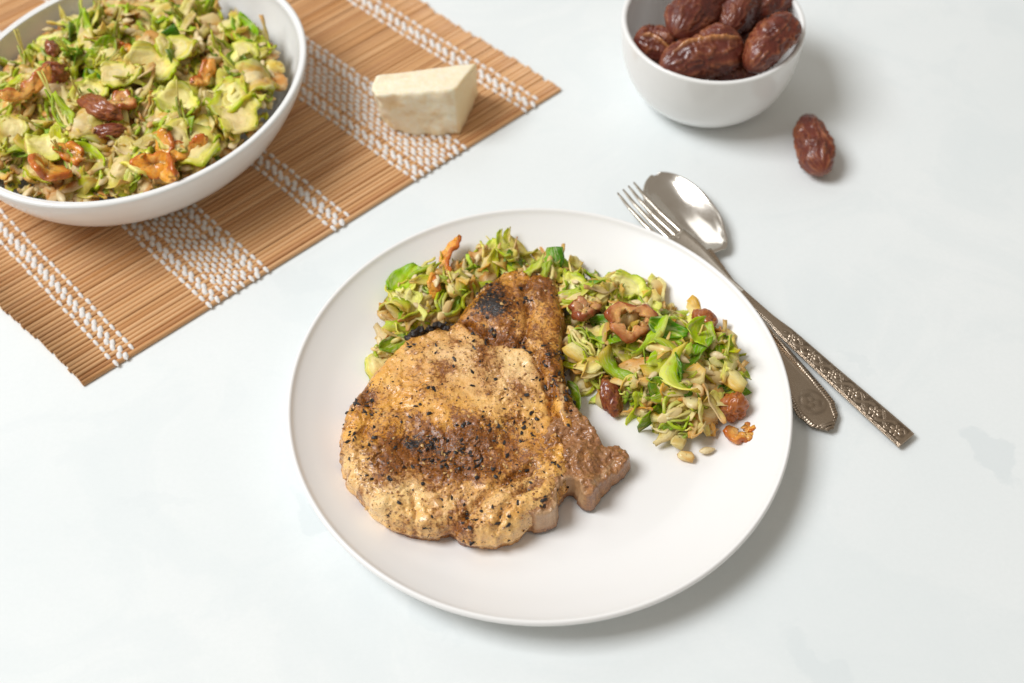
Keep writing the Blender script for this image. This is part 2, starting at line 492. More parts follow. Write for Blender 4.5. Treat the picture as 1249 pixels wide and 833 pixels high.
# ------------------------------------------------------------------ dinner plate
PC = np.array([0.0150, 0.4400]); PR = 0.1358; PZ = 0.024
lr = (P(349, 495, PZ), P(967, 495, PZ)); tb = (P(657, 252, PZ), P(662, 762, PZ))
PR = (lr[1][0] - lr[0][0] + tb[0][1] - tb[1][1]) / 4
PC = np.array([(lr[0][0] + lr[1][0]) / 2, (tb[0][1] + tb[1][1]) / 2])
prof = spline([(0.0001, .0065), (.05, .0063), (.085, .0064), (PR * .72, .0074), (PR * .82, .0112), (PR * .905, .0166), (PR * .962, .0212), (PR - .0022, PZ - .0001)], 44).tolist()
prof += [(PR - .0014, PZ + .0002), (PR - .0009, PZ + .0001), (PR - .0004, PZ - .0004), (PR, PZ - .0014), (PR - .0001, PZ - .0026), (PR - .0008, PZ - .0038)]
prof += spline([(PR - .0022, PZ - .0052), (PR * .93, .0150), (PR * .84, .0080), (.098, .0035), (.084, .0025), (.0815, .0004), (.078, .0002), (.076, .0022), (.0001, .0026)], 36).tolist()
plate = link('dinner_plate', make_mesh('dinner_plate', *lathe(prof, 192)), M_PLATE, loc=(PC[0], PC[1], 0))
tag(plate, 'large round white coupe dinner plate holding the pork chop', 'plate')
FLOOR = 0.0066

def plate_z(x, y):
    r = math.hypot(x - PC[0], y - PC[1])
    return float(np.interp(r, [0, .085, .098, .112, .124, .1325], [.0065, .0065, .0076, .0116, .0173, .0223]))

# ------------------------------------------------------------------ bamboo placemat
mat_root = empty('placemat')
BL, BR = P(103, 472), P(684, 112)
e1 = (BR - BL); MAT_L = np.hypot(*e1); e1 /= MAT_L; e2 = np.array([-e1[1], e1[0]])
mang = math.atan2(e1[1], e1[0])
mat_root.location = (BL[0], BL[1], 0); mat_root.rotation_euler = (0, 0, mang)
tag(mat_root, 'bamboo stick placemat with white woven yarn bands under the salad bowl', 'placemat')
PITCHS = 0.00318; NST = 122
def stick_mesh(k):
    L = MAT_L; nu = 14
    u = np.linspace(0, L, nu); r = random.Random(k)
    w, hh = PITCHS * r.uniform(.44, .50), r.uniform(.00105, .0013)
    sec = [(-w, .25 * hh), (-w, hh * 1.1), (-w * .6, 1.8 * hh), (0, 2 * hh), (w * .6, 1.8 * hh), (w, hh * 1.1), (w, .25 * hh), (0, 0.05 * hh)]
    a1, a2 = r.uniform(0, 6), r.uniform(0, 6)
    X = np.zeros((nu, len(sec), 3))
    for i, uu in enumerate(u):
        wob = .00016 * math.sin(uu * 21 + a1) + .00008 * math.sin(uu * 55 + a2)
        for j, (y, z) in enumerate(sec):
            X[i, j] = (uu, y + wob, z)
    V = X.reshape(-1, 3); n = len(sec)
    fs = grid_faces(nu, n, wrap_v=True)
    fs = [f[::-1] for f in fs]
    fs += [tuple(range(n)), tuple(reversed(range((nu - 1) * n, nu * n)))]
    return make_mesh('bamboo_stick', V, fs)
smeshes = [stick_mesh(k) for k in range(10)]
def mat_shift(dep, b0=-.075):
    return b0 * dep
stick_off = []
for i in range(NST):
    dep = PITCHS * (i + .5)
    off = mat_shift(dep) + .0009 * math.sin(i * .17) + random.gauss(0, .00035)
    o = link('bamboo_stick', smeshes[i % 10], M_BAMBOO, mat_root, (off, dep, .0002 + random.uniform(0, .00025)), (0, 0, random.gauss(0, .0006)))
    o.scale = (1 + .10 * (-.35) * dep / .36 + random.gauss(0, .0015), 1, 1)
ZT = .0026
def bead(cx, cy, ln, w, h, lean=0.0):
    """one yarn float passing over a stick: an arched capsule along y"""
    nu, nv = 6, 6
    vs_ = []
    for i in range(nu):
        t_ = i / (nu - 1) * 2 - 1
        rr = math.sqrt(max(0, 1 - abs(t_) ** 3)) * .9 + .1
        for j in range(nv):
            a = 2 * math.pi * j / nv
            vs_.append((cx + math.cos(a) * w * rr + lean * t_, cy + t_ * ln, ZT + .0002 - h * .8 * t_ * t_ + math.sin(a) * h * rr))
    return vs_
def yarn(cols_, b, name='yarn_band'):
    V, Fs = [], []
    for (s, par, w, lean) in cols_:
        for i in range(NST):
            if (i + par) % 2: continue
            dep = PITCHS * (i + .5)
            x = s + b * dep + .00035 * math.sin(i * 1.7 + s * 400) + random.gauss(0, .00018)
            off = len(V)
            V += bead(x, dep + random.gauss(0, .0002), PITCHS * random.uniform(.82, .96), 1.2 * w * random.uniform(.88, 1.1), .0010, lean)
            Fs += [f[::-1] for f in grid_faces(6, 6, off, wrap_v=True)]
            Fs += [tuple(off + q for q in range(6)), tuple(off + q for q in reversed(range(30, 36)))]
    # loop round the last stick at the near edge
    o = link(name, make_mesh(name, V, Fs), M_YARN, mat_root)
    o['kind'] = 'stuff'
    return o
def sc(px, py):                        # where a photo point on the near edge falls along the mat
    return float((P(px, py) - BL) @ e1)
def single(s, b):
    return yarn([(s - .0062, 0, .00105, .0), (s - .0012, 1, .00150, .0008), (s + .0011, 0, .00150, .0008), (s + .0068, 1, .00105, .0)], b)
def wide(s0, s1, b):
    c_ = [(s0, 0, .00105, 0), (s0 + .0044, 1, .00130, .0006), (s0 + .0067, 0, .00130, .0006),
          (s1, 0, .00105, 0), (s1 - .0042, 1, .00130, .0006), (s1 - .0065, 0, .00130, .0006)]
    m0, m1 = s0 + .0118, s1 - .0112
    n = 7
    for k in range(n):
        c_.append((m0 + (m1 - m0) * k / (n - 1), k % 2, .00105, 0))
    return yarn(c_, b)
sA, sC, sE = sc(154, 440), sc(418, 277), sc(650, 133)
single(sA, -.025); single(sC, -.075); single(sE, -.125)
wide(sc(257, 377), sc(328, 334), -.05); wide(sc(507, 223), sc(568, 184), -.10)

# ------------------------------------------------------------------ bowls
def bowl_profile(R, H, rb, thick=.004, curve=.55, foot=.004):
    out, inn = [], []
    for k in range(40):
        a = k / 39
        r = rb + (R - rb) * math.sin(a * math.pi / 2) ** curve if curve != 1 else rb + (R - rb) * a
        z = foot + (H - foot) * (1 - math.cos(a * math.pi / 2)) ** .95
        out.append((r, z))
    out = np.array(out)
    d = np.gradient(out, axis=0); n = np.stack([-d[:, 1], d[:, 0]], 1); n /= np.linalg.norm(n, axis=1, keepdims=True)
    inn = out + n * thick
    inn = inn[(inn[:, 0] > 0)]
    inn[:, 1] = np.minimum(inn[:, 1], H)
    lip = [(R - .0003, H + .0005), (R - thick * .35, H + .0011), (R - thick * .7, H + .0006)]
    under = [(0.0001, foot * .6), (rb * .86, foot * .55), (rb * .9, .0001), (rb * .99, .0001)]
    return under + out.tolist() + lip + inn[::-1].tolist() + [(0.0001, inn[0][1])]
def wall_bowl(outer, thick, foot):
    """profile from the outer wall (r, z) points, foot ring first"""
    o_ = spline(outer, 44)
    d = np.gradient(o_, axis=0); n = np.stack([-d[:, 1], d[:, 0]], 1); n /= np.linalg.norm(n, axis=1, keepdims=True)
    i_ = o_ + n * thick
    R, H = outer[-1]
    lip = [(R - thick * .06, H + thick * .22), (R - thick * .30, H + thick * .36), (R - thick * .65, H + thick * .34), (R - thick * .92, H + thick * .12)]
    r0 = outer[0][0]
    return [(.0001, .002), (r0 - .006, .002), (r0 - .005, .0002), (r0 - .001, .0002)] + o_.tolist() + lip + i_[::-1].tolist() + [(.0001, float(i_[0, 1]))]
BC = np.array([-.2289, .6777]); BRAD = .1036; BOV = .086; BANG = math.radians(46.3); BRIM = .053
V, fs = lathe(wall_bowl([(.044, .0008), (.060, .0028), (.074, .0085), (.088, .0200), (.0968, .0340), (.1020, .0460), (BRAD, BRIM)], .0042, .0), 224)
V = V * np.array([1 + BOV, 1 - BOV, 1])
big = link('salad_bowl', make_mesh('salad_bowl', V, fs), M_BOWL, loc=(BC[0], BC[1], .0030), rot=(0, 0, BANG))
tag(big, 'large oval white salad bowl standing on the bamboo placemat', 'bowl')
SC = np.array([.1250, .7275]); SRAD = .0570; SH = .058
V, fs = lathe(wall_bowl([(.026, .0006), (.035, .0026), (.0440, .0095), (.0510, .0205), (.0550, .0345), (.0566, .0480), (SRAD, SH)], .0034, .0), 144)
small = link('small_bowl', make_mesh('small_bowl', V, fs), M_BOWL, loc=(SC[0], SC[1], .0003))
tag(small, 'small white bowl filled with whole dates', 'bowl')

# ------------------------------------------------------------------ whole dates
def date_mesh(L, Rr, seed, flap=False):
    nu, nv = 90, 84
    u = np.linspace(0, 1, nu)[:, None]; a = np.linspace(0, 2 * math.pi, nv, endpoint=False)[None, :]
    t_ = 2 * u - 1
    prof_ = np.power(np.clip(1 - np.abs(t_) ** 3.0, 0, 1), .55) * (1 + .12 * t_)
    x = t_ * L / 2 + 0 * a
    cosA, sinA = np.cos(a) + 0 * u, np.sin(a) + 0 * u
    q = np.stack([x, cosA * Rr, sinA * Rr], -1)
    qs = q * np.array([.3, 1, 1]) + np.stack([fbm(q, 120, 2, seed + 5 + k) for k in range(3)], -1) * .0035
    rid = (1 - np.clip(np.abs(fbm(qs, 300, 2, seed, .4)) * 3.2, 0, 1)) ** 1.6
    rid2 = 1 - np.abs(fbm(q * np.array([.7, 1, 1]), 420, 2, seed + 40)) * 2.2
    lump = fbm(q, 55, 2, seed + 9)
    disp = .0016 * rid + .0004 * rid2 + .0034 * lump - .0006
    fl = np.zeros_like(disp)
    if flap:                                    # split skin standing off along one side
        seam = ((a - 1.15 + .25 * np.sin(u * 5)) + 0 * u)
        fl = np.exp(-(seam / .075) ** 2) * sstep(.12, .3, u) * sstep(1.0, .8, u)
        disp = disp + .0032 * fl - .0028 * np.exp(-((seam + .42) / .26) ** 2) * sstep(.1, .3, u)
    r = (Rr + disp) * prof_
    X = np.stack([x + .0, cosA * r, sinA * r * .86], -1)
    X[..., 2] += .04 * (X[..., 0] ** 2) / L * 2
    fs = grid_faces(nu, nv, wrap_v=True)
    return make_mesh('date', X.reshape(-1, 3), fs, attrs={'ridge': np.clip(rid * 1.1, 0, 1).ravel() * .7, 'flap': fl.ravel()})

def rot_to(xdir, up=(0, 0, 1), roll=0):
    x = Vector(xdir).normalized(); z = Vector(up); y = z.cross(x).normalized(); z = x.cross(y)
    return (Matrix((x, y, z)).transposed() @ Matrix.Rotation(roll, 3, 'X')).to_euler()

def put_date(p1, z1, p2, z2, Rr, seed, label, group, roll=0, flap=False, stretch=1.0):
    if group: z1 += .0065; z2 += .0065
    a = P3(*p1, z1); b = P3(*p2, z2)
    d = b - a
    o = link('date', date_mesh(d.length * stretch, Rr, seed, flap), M_DATE, loc=(a + b) / 2, rot=rot_to(d, roll=roll))
    return tag(o, label, 'date', group)
GD = 'whole dates in the small bowl'
put_date((804, 84), .050, (905, 52), .053, .0140, 3, 'date lying across the front of the small bowl', GD, .6, True)
put_date((912, 84), .053, (966, 20), .062, .0130, 21, 'smooth dark glossy date against the side of the bowl above the loose date', GD, 2.2, False)
put_date((772, 50), .046, (826, 62), .043, .0130, 35, 'brown date resting against the side of the bowl nearest the cheese', GD, 1.0, True)
put_date((822, 44), .060, (872, -22), .064, .0140, 47, 'reddish date pointing down on top of the pile', GD, .3, False)
put_date((884, 40), .055, (916, -25), .058, .0135, 58, 'dark ridged date at the back of the pile', GD, 1.4, False)
put_date((905, 22), .050, (962, -14), .050, .0130, 66, 'pale wrinkled date behind the others by the back rim', GD, .2, False)
put_date((862, 92), .034, (922, 82), .034, .0120, 74, 'dark date low in the bowl beneath the front ones', GD, 0, False)
put_date((880, 62), .036, (930, 40), .036, .0125, 91, 'dark date almost hidden under the middle of the pile', GD, 0, False)
o = put_date((981, 142), .0110, (1002, 211), .0110, .0108, 83, 'single wrinkled date lying loose on the table', None, -1.9, True)

# ------------------------------------------------------------------ parmesan wedge
def zsolve(base, py):
    """height above base point whose image row is py"""
    lo_, hi = 0.0, .12
    for _ in range(40):
        m = (lo_ + hi) / 2
        w = base[1] * math.cos(PITCH) - (m - CAM_H) * math.sin(PITCH)
        v = -(base[1] * math.sin(PITCH) + (m - CAM_H) * math.cos(PITCH))
        if CY + F_PX * v / w > py: lo_ = m
        else: hi = m
    return lo_
ZM = .0034
bfr = P(560, 165, ZM); ztop = zsolve(bfr, 110)
top = [P(459, 92, ztop), P(453.5, 104, ztop * .93), P(459, 116, ztop * .97), P(557, 108, ztop), P(582.5, 76, ztop)]
topz = [ztop, ztop * .93, ztop * .97, ztop, ztop * .99]
bot = [P(468, 128, ZM), P(463, 142, ZM), P(483, 159, ZM), P(560, 165, ZM), P(584, 113, ZM)]
cc = np.mean(np.vstack([top, bot]), 0)
def cheese():
    n = 5; per = 22; nz = 26
    T_, B_ = [], []
    for i in range(n):
        for k in range(per):
            f = k / per
            T_.append([*(np.array(top[i]) * (1 - f) + np.array(top[(i + 1) % n]) * f), topz[i] * (1 - f) + topz[(i + 1) % n] * f, i])
            B_.append([*(np.array(bot[i]) * (1 - f) + np.array(bot[(i + 1) % n]) * f), ZM, i])
    T_, B_ = np.array(T_), np.array(B_); m = len(T_)
    rows = []; rg = []
    for k in range(9):                                     # underside to wall: none; top cap rings
        pass
    for k in range(nz):
        f = k / (nz - 1)
        rows.append(B_[:, :3] * (1 - f) + T_[:, :3] * f); rg.append(np.where((T_[:, 3] == 1) | (T_[:, 3] == 2), 1.0, .25))
    ct = np.append(cc, ztop * .985)
    for k in range(1, 16):
        f = k / 15
        rows.append(T_[:, :3] * (1 - f) + ct * f * 1.0); rg.append(np.full(m, .06))
    X = np.array(rows); R_ = np.array(rg)
    nrm = np.cross(np.gradient(X, axis=1), np.gradient(X, axis=0)); nrm /= np.linalg.norm(nrm, axis=2, keepdims=True) + 1e-9
    chunky = fbm(X, 150, 4, 5, .6) * .0042 + (1 - np.abs(fbm(X, 85, 3, 9)) * 2) * .0014
    X = X + nrm * (chunky * R_ * .9 + fbm(X, 400, 2, 3) * .00035)[..., None]
    # soften arrises
    for _ in range(2):
        X[1:-1] = X[1:-1] * .6 + .2 * (np.roll(X, 1, 1)[1:-1] + np.roll(X, -1, 1)[1:-1])
        X[1:-1] = X[1:-1] * .7 + .15 * (X[2:] + X[:-2])
    X[0, :, 2] = ZM - .0002
    fs = [f[::-1] for f in grid_faces(len(X), m, wrap_v=True)] + [tuple(range(m))[::-1]]
    return make_mesh('cheese_wedge', X.reshape(-1, 3), [f[::-1] for f in fs], attrs={'rough': np.clip(R_, 0, 1).ravel(), 'rind': np.concatenate([np.tile((T_[:, 3] == 3) * 1.0, nz), np.zeros(15 * m)])})
ch = link('cheese_wedge', cheese(), M_CHEESE)
tag(ch, 'pale yellow wedge of hard cheese with a crumbly front on the placemat', 'cheese')

# ------------------------------------------------------------------ cutlery
def frame_obj(root, a, b):
    d = b - a
    root.location = (a.x, a.y, 0); root.rotation_euler = (0, 0, math.atan2(d.y, d.x))
    return d.length
def sheet_obj(name, U, Wd, Z, nv, mat, parent, thick, zfun=None, relief=None):
    v = np.linspace(-1, 1, nv)
    X = np.zeros((len(U), nv, 3))
    X[..., 0] = U[:, None]; X[..., 1] = Wd[:, None] * v[None, :]; X[..., 2] = Z[:, None]
    if zfun is not None: X[..., 2] += zfun(U[:, None], v[None, :], Wd[:, None])
    rec = np.zeros(X.shape[:2])
    if relief is not None:
        h, rec = relief(U[:, None], v[None, :], Wd[:, None]); X[..., 2] += h
    edge = np.clip((1 - np.abs(v)) * 5, .45, 1)[None, :]
    V, fs = slab(X, thick * edge)
    return link(name, make_mesh(name, V, fs, attrs={'recess': np.tile(rec.ravel(), 2)}), mat, parent)

# spoon
sp_root = empty('spoon')
SPL = frame_obj(sp_root, P3(799, 218, .006), P3(1013, 524, .004))
tag(sp_root, 'silver spoon with shield shaped handle end lying half under the plate rim', 'spoon')
BLn = .068
U = BLn * (1 - np.cos(np.linspace(.02, math.pi, 60))) / 2
fu = U / BLn
Wb = .0198 * np.power(np.clip(1 - np.abs((fu - .55) / np.where(fu < .55, .555, .50)) ** 2.2, 0, 1), .56) + .0026 * sstep(.8, 1.0, fu) + .0004
def bowl_z(u, v, w):
    f = u / BLn
    dep = .0085 * np.power(np.clip(1 - np.abs((f - .47) / .50) ** 2.3, 0, 1), .8)
    return -dep * (1 - v * v)
Zb = .0100 - .0028 * sstep(.7, 1.05, fu) + .0008 * np.cos(fu * 3)
sheet_obj('bowl', U, Wb, Zb, 33, M_SILVER, sp_root, .0013, bowl_z)
U2 = np.concatenate([np.linspace(BLn - .003, SPL - .045, 60), np.linspace(SPL - .0445, SPL, 110)])
g_ = (U2 - BLn) / (SPL - BLn)
Wh = np.interp(U2, [BLn - .003, BLn + .015, BLn + .05, SPL - .042, SPL - .022, SPL - .0145, SPL - .0125, SPL - .0065, SPL - .002, SPL], [.0030, .0028, .0034, .0088, .0112, .0117, .0105, .0088, .0040, .0012])
Zh = np.interp(g_, [0, .12, .35, .75, 1], [.0066, .0066, .0060, .0042, .0030])
def spoon_relief(u, v, w):
    d_end = (SPL - u)
    on = sstep(SPL - .075, SPL - .06, u)
    rim = sstep(.70, .80, np.abs(v) + 0 * u) + sstep(.0050, .0028, d_end)
    rim = np.clip(rim, 0, 1)
    beads_ = .5 + .5 * np.cos(u * 2 * math.pi / .0016 + 0 * v)
    h = rim * (.00035 + .00025 * beads_)
    # raised cartouche with scrolls near the tip
    cx_ = SPL - .019
    rr = np.hypot((u - cx_) / .0085, v * w / .0075)
    th_ = np.arctan2(v * w / .0075, (u - cx_) / .0085)
    petal = sstep(.1, .9, .5 + .5 * np.cos(3 * th_) * np.cos(rr * 9 + 1)) * sstep(1.05, .8, rr)
    h = h + .00022 * petal
    tri = np.exp(-((np.abs(v) - np.clip((u - (SPL - .070)) / .06, 0.1, .62)) / .07) ** 2) * sstep(SPL - .075, SPL - .06, u) * sstep(SPL - .026, SPL - .032, u)
    h = h + .0003 * tri
    rec = on * np.clip((1 - beads_) * rim * .8 + (sstep(1.1, .9, rr) * (1 - petal)) * .35 + .12, 0, 1)
    return h * on, rec
sheet_obj('handle', U2, Wh, Zh, 41, M_TARNISH, sp_root, .0022, lambda u, v, w: .0006 * (1 - v * v), spoon_relief)

# fork, laid over the spoon's bowl
fk = empty('fork')
FKL = frame_obj(fk, P3(763, 231, .020), P3(1105, 536, .004))
tag(fk, 'silver fork with scroll engraved square ended handle, its tines over the spoon', 'fork')
Ln_t = .041
def fork_z(u):
    return np.interp(u, [0, .010, .024, .044, .072, .095, .12, .165, FKL], [.0215, .0175, .0142, .0122, .0122, .0122, .0108, .0068, .0032])
for k in range(4):
    y0 = (k - 1.5)
    u = np.linspace(0, Ln_t + .004, 30)
    ytip, yroot = y0 * .0044, y0 * .0047
    wdt = np.interp(u, [0, .004, .02, .045], [.0005, .0009, .0014, .0017])
    yy = ytip + (yroot - ytip) * u / Ln_t
    nv = 8; X = np.zeros((len(u), nv, 3))
    for j in range(nv):
        a = 2 * math.pi * j / nv + math.pi / 8
        X[:, j, 0] = u; X[:, j, 1] = yy + np.cos(a) * wdt * 1.05; X[:, j, 2] = fork_z(u) + np.sin(a) * np.interp(u, [0, .02, .056], [.0005, .0011, .0012])
    V = X.reshape(-1, 3)
    fs = [f[::-1] for f in grid_faces(len(u), nv, wrap_v=True)] + [tuple(range(nv)), tuple(reversed(range(len(V) - nv, len(V))))]
    link('tine', make_mesh('tine', V, fs, attrs={'recess': np.zeros(len(V))}), M_SATIN, fk)
U = np.linspace(Ln_t, .098, 40)
Wn = np.interp(U, [Ln_t, .050, .060, .072, .085, .098], [.0086, .0089, .0082, .0056, .0034, .0029])
sheet_obj('neck', U, Wn, fork_z(U) - .0001, 25, M_SATIN, fk, .0022, lambda u, v, w: .0008 * (v * v))
U = np.linspace(.097, FKL, 420)
Wk = np.interp(U, [.097, .12, FKL - .09, FKL - .02, FKL], [.0028, .0028, .0044, .0062, .0064])
def fork_relief(u, v, w):
    on = sstep(.125, .14, u) * sstep(FKL - .0015, FKL - .003, u)
    y = v * w
    per = .0155
    ph = ((u - .13) / per) % 1.0; du = (ph - .5) * per
    R_ = np.clip(w * .62, .0012, .0055)
    rr = np.hypot(du, y) / R_; th_ = np.arctan2(y, du)
    petals = sstep(.25, .75, .5 + .5 * np.cos(6 * th_)) * sstep(1.0, .75, rr) * sstep(.2, .35, rr) + sstep(.28, .15, rr)
    vine = np.exp(-((y - w * .45 * np.sin(2 * math.pi * (u - .13) / per)) / (.14 * w)) ** 2) * sstep(.8, 1.1, rr)
    vine2 = np.exp(-((y + w * .5 * np.sin(2 * math.pi * (u - .13) / per + .6)) / (.10 * w)) ** 2) * sstep(.9, 1.2, rr)
    pts_ = np.stack([u + 0 * v, y + 0 * u, 0 * u + 0 * v], -1)
    leafy = .6 * sstep(.1, .35, fbm(pts_, 620, 1, 4)) * sstep(.9, 1.3, rr)
    h = np.clip(np.maximum.reduce([petals, vine, vine2, leafy * .8]), 0, 1) * sstep(.90, .80, np.abs(v) + 0 * u)
    rim = sstep(.86, .93, np.abs(v) + 0 * u)
    rec = on * np.clip((1 - h) * (1 - rim), 0, 1) * .85
    return on * (.00028 * h + .0003 * rim), rec * .8
sheet_obj('handle', U, Wk, fork_z(U), 57, M_TARNISH, fk, .0026, lambda u, v, w: .0003 * (1 - v * v), fork_relief)

# ------------------------------------------------------------------ pork chop
chop = empty('pork_chop', (0, 0, 0))
tag(chop, 'thick browned bone-in pork chop with cracked pepper on the dinner plate', 'pork chop')
OUT = [(640, 324, .026), (668, 333, .026), (684, 352, .024), (687, 390, .022), (684, 430, .021), (690, 465, .020), (699, 492, .020), (706, 515, .018),
       (703, 560, .014), (694, 590, .012), (680, 612, .011), (670, 638, .009), (652, 644, .009), (632, 660, .009), (602, 669, .009), (566, 667, .009), (548, 656, .010),
       (528, 661, .009), (497, 657, .009), (468, 643, .010), (444, 619, .012), (424, 589, .014), (415, 555, .016), (418, 525, .019), (430, 490, .022),
       (447, 463, .024), (470, 436, .025), (495, 409, .026), (520, 397, .026), (545, 391, .026), (563, 378, .026), (580, 356, .026), (600, 336, .026), (620, 326, .026)]
BONE = [(672, 520, .019), (690, 498, .020), (712, 511, .020), (727, 528, .020), (737, 546, .019), (756, 545, .017), (767, 559, .015), (760, 577, .012), (748, 586, .011),
        (733, 604, .010), (719, 621, .009), (708, 612, .011), (704, 600, .014), (697, 593, .017), (687, 596, .017), (680, 610, .015), (678, 630, .011), (674, 642, .009), (654, 648, .009), (640, 630, .012), (650, 560, .015)]
out_xy = closed_spline([P(*p) for p in OUT], 5)
bone_xy = closed_spline([P(*p) for p in BONE], 4)
Z0 = FLOOR + .0004
TZ = .026                                            # typical top height, for laying features out
fp = lambda px, py, z=TZ: P(px, py, z)
h = .00072
mn = out_xy.min(0) - .006; mx = out_xy.max(0) + .006
gx = np.arange(mn[0], mx[0], h); gy = np.arange(mn[1], mx[1], h); gz = np.arange(Z0 - .003, .0345, h)
X2, Y2 = np.meshgrid(gx, gy, indexing='ij')
p2 = np.stack([X2, Y2, 0 * X2], -1)
d2 = sdf_poly(X2, Y2, out_xy) + .0016 * fbm(p2, 130, 3, 3) + .0006 * fbm(p2, 500, 2, 8)
def gauss(px, py, r, z=TZ, ry=None, ang=0):
    c_ = fp(px, py, z); dx, dy = X2 - c_[0], Y2 - c_[1]
    ca, sa = math.cos(ang), math.sin(ang)
    return np.exp(-(((dx * ca + dy * sa) / r) ** 2 + ((-dx * sa + dy * ca) / (ry or r)) ** 2))
def path(pts, w, z=TZ):
    return np.exp(-(dist_path(X2, Y2, spline([fp(*p, z) for p in pts], 30)) / w) ** 2)
warp2 = .004 * np.stack([fbm(p2, 90, 3, 21), fbm(p2, 90, 3, 22)], -1)
Xs, Ys = X2.copy(), Y2.copy()
X2 = Xs + warp2[..., 0]; Y2 = Ys + warp2[..., 1]
gro = (1.0 * path([(575, 395), (600, 412), (628, 415), (648, 420), (662, 455), (672, 500), (690, 540)], .0022)
       + .55 * path([(640, 345), (646, 380), (640, 410)], .0022)
       + .8 * path([(548, 660), (575, 625), (610, 595), (648, 575)], .0024, .022)
       + .6 * path([(602, 650), (628, 618), (655, 596)], .0022, .018)
       + .5 * path([(445, 470), (452, 510), (440, 545)], .0022)
       + .5 * path([(508, 655), (512, 635), (500, 615)], .002, .016)
       + .5 * path([(676, 468), (668, 500), (680, 528), (698, 528)], .0014))
bump_ = (.0026 * gauss(603, 372, .013) + .0014 * gauss(668, 430, .010) + .0018 * gauss(690, 495, .008)
         + .0015 * gauss(655, 350, .012) + .002 * gauss(560, 480, .035) - .0022 * gauss(525, 545, .022, TZ, .012, -.4)
         + .0016 * gauss(600, 630, .012, .02) + .0014 * gauss(640, 620, .010, .016) + .0022 * gauss(440, 546, .0045) + .002 * gauss(462, 632, .004, .014)
         + .002 * gauss(470, 625, .004, .014))
X2, Y2 = Xs, Ys
calm = .45 + .55 * sstep(-.15, .30, fbm(p2, 55, 2, 77))
fine = .0011 * calm * fbm(p2, 230, 4, 31, .6) + .0010 * calm * sstep(.15, .5, fbm(p2, 330, 3, 44)) + .0022 * fbm(p2, 45, 2, 71) - .0012 * sstep(.12, .0, np.abs(fbm(p2, 95, 3, 52))) * sstep(-.1, .3, fbm(p2, 40, 2, 53))
Ttop = .0262 + 1.35 * bump_ - .0042 * gro + fine
Ttop = Ttop - .004 * sstep(.43, .335, Y2) - .0015 * sstep(0.02, .05, X2)         # thinner towards the near edge and the bone
rr_ = .0075
Dz = (np.maximum(gz[None, None, :] - Ttop[..., None], (Z0 - gz)[None, None, :]))
qx = d2[..., None] + rr_ * (1 - .55 * sstep(.018, .010, gz)[None, None, :]); qz = Dz + rr_ * (1 - .8 * sstep(.014, .009, gz)[None, None, :])
Fv = np.sqrt(np.maximum(qx, 0) ** 2 + np.maximum(qz, 0) ** 2) + np.minimum(np.maximum(qx, qz), 0) - rr_ * (1 - .65 * sstep(.016, .010, gz)[None, None, :])
V, Q = surface_nets(Fv, (gx[0], gy[0], gz[0]), h)
ix = np.clip(((V[:, 0] - gx[0]) / h).astype(int), 0, len(gx) - 1); iy = np.clip(((V[:, 1] - gy[0]) / h).astype(int), 0, len(gy) - 1)
X2 = Xs + warp2[..., 0]; Y2 = Ys + warp2[..., 1]
A_sear = (.85 * gauss(535, 545, .026, TZ, .010, -.30) + .65 * gauss(465, 558, .014) + .40 * sstep(.10, .45, fbm(p2, 75, 3, 301)) + .25 * sstep(.1, .4, fbm(p2, 160, 2, 302)) + .5 * gauss(560, 560, .03, TZ, .02) + .3 * gauss(600, 540, .02) + 1.0 * gauss(602, 374, .018) + .55 * gauss(668, 432, .006, TZ, .010) + .45 * gauss(690, 470, .008)
          + .45 * gauss(448, 480, .008) + .5 * path([(560, 392), (600, 410), (640, 415)], .003) + .45 * gauss(640, 560, .008) + .4 * gauss(545, 585, .02, .022, .008)
          + .35 * gro + .35 * gauss(660, 350, .012) + .75 * gauss(700, 545, .012) + .5 * gauss(685, 600, .010))  # grooves get a darker colour too
A_char = (1.0 * gauss(598, 372, .0125, TZ, .0125) + .85 * gauss(518, 546, .016, TZ, .0045, -.35) + .7 * gauss(672, 432, .0028, TZ, .005) + .6 * gauss(699, 498, .002, TZ, .008) + .5 * gauss(655, 500, .003))
A_pale_glare = (.8 * gauss(628, 450, .011, TZ, .018, -.2) + .85 * gauss(480, 605, .022, .018, .014) + .5 * gauss(560, 430, .015) + .65 * gauss(570, 625, .028, .016, .011) + .45 * gauss(640, 600, .012, .016) + .5 * gauss(430, 560, .008) + .45 * sstep(-.007, -.002, d2) * sstep(.46, .40, Y2))  # pale meat and fat; eye and lower-left patches also carry painted glare
A_pink = .9 * gauss(560, 440, .032, TZ, .022) + .8 * gauss(625, 470, .022, TZ, .03) + .5 * gauss(655, 360, .012)
ovx = (dist_path(X2, Y2, np.array([fp(692, 476), fp(696, 500)])) - .0042)
A_edge = .7 * np.exp(-(ovx / .0011) ** 2)
A_sear = A_sear + .42 * path([(672, 350), (678, 400), (676, 440), (690, 480)], .0065) + .75 * sstep(.0005, -.001, ovx)
X2, Y2 = Xs, Ys
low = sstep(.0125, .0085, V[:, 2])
pork_me = make_mesh('meat', V, Q, attrs={'sear': np.clip(A_sear[ix, iy] + .5 * low, 0, 1.1), 'char_dark': A_char[ix, iy] * sstep(.014, .018, V[:, 2]) + .5 * sstep(.0085, .0072, V[:, 2]),  # brown and black masks also rise towards the bottom of the meat
                                         'pale': np.clip(A_pale_glare[ix, iy], 0, 1), 'rel': np.clip(fine[ix, iy] / .0013, -1, 1), 'pink': np.clip(A_pink[ix, iy], 0, 1), 'edge': np.clip(A_edge[ix, iy], 0, .8)})
link('meat', pork_me, M_PORK, chop)
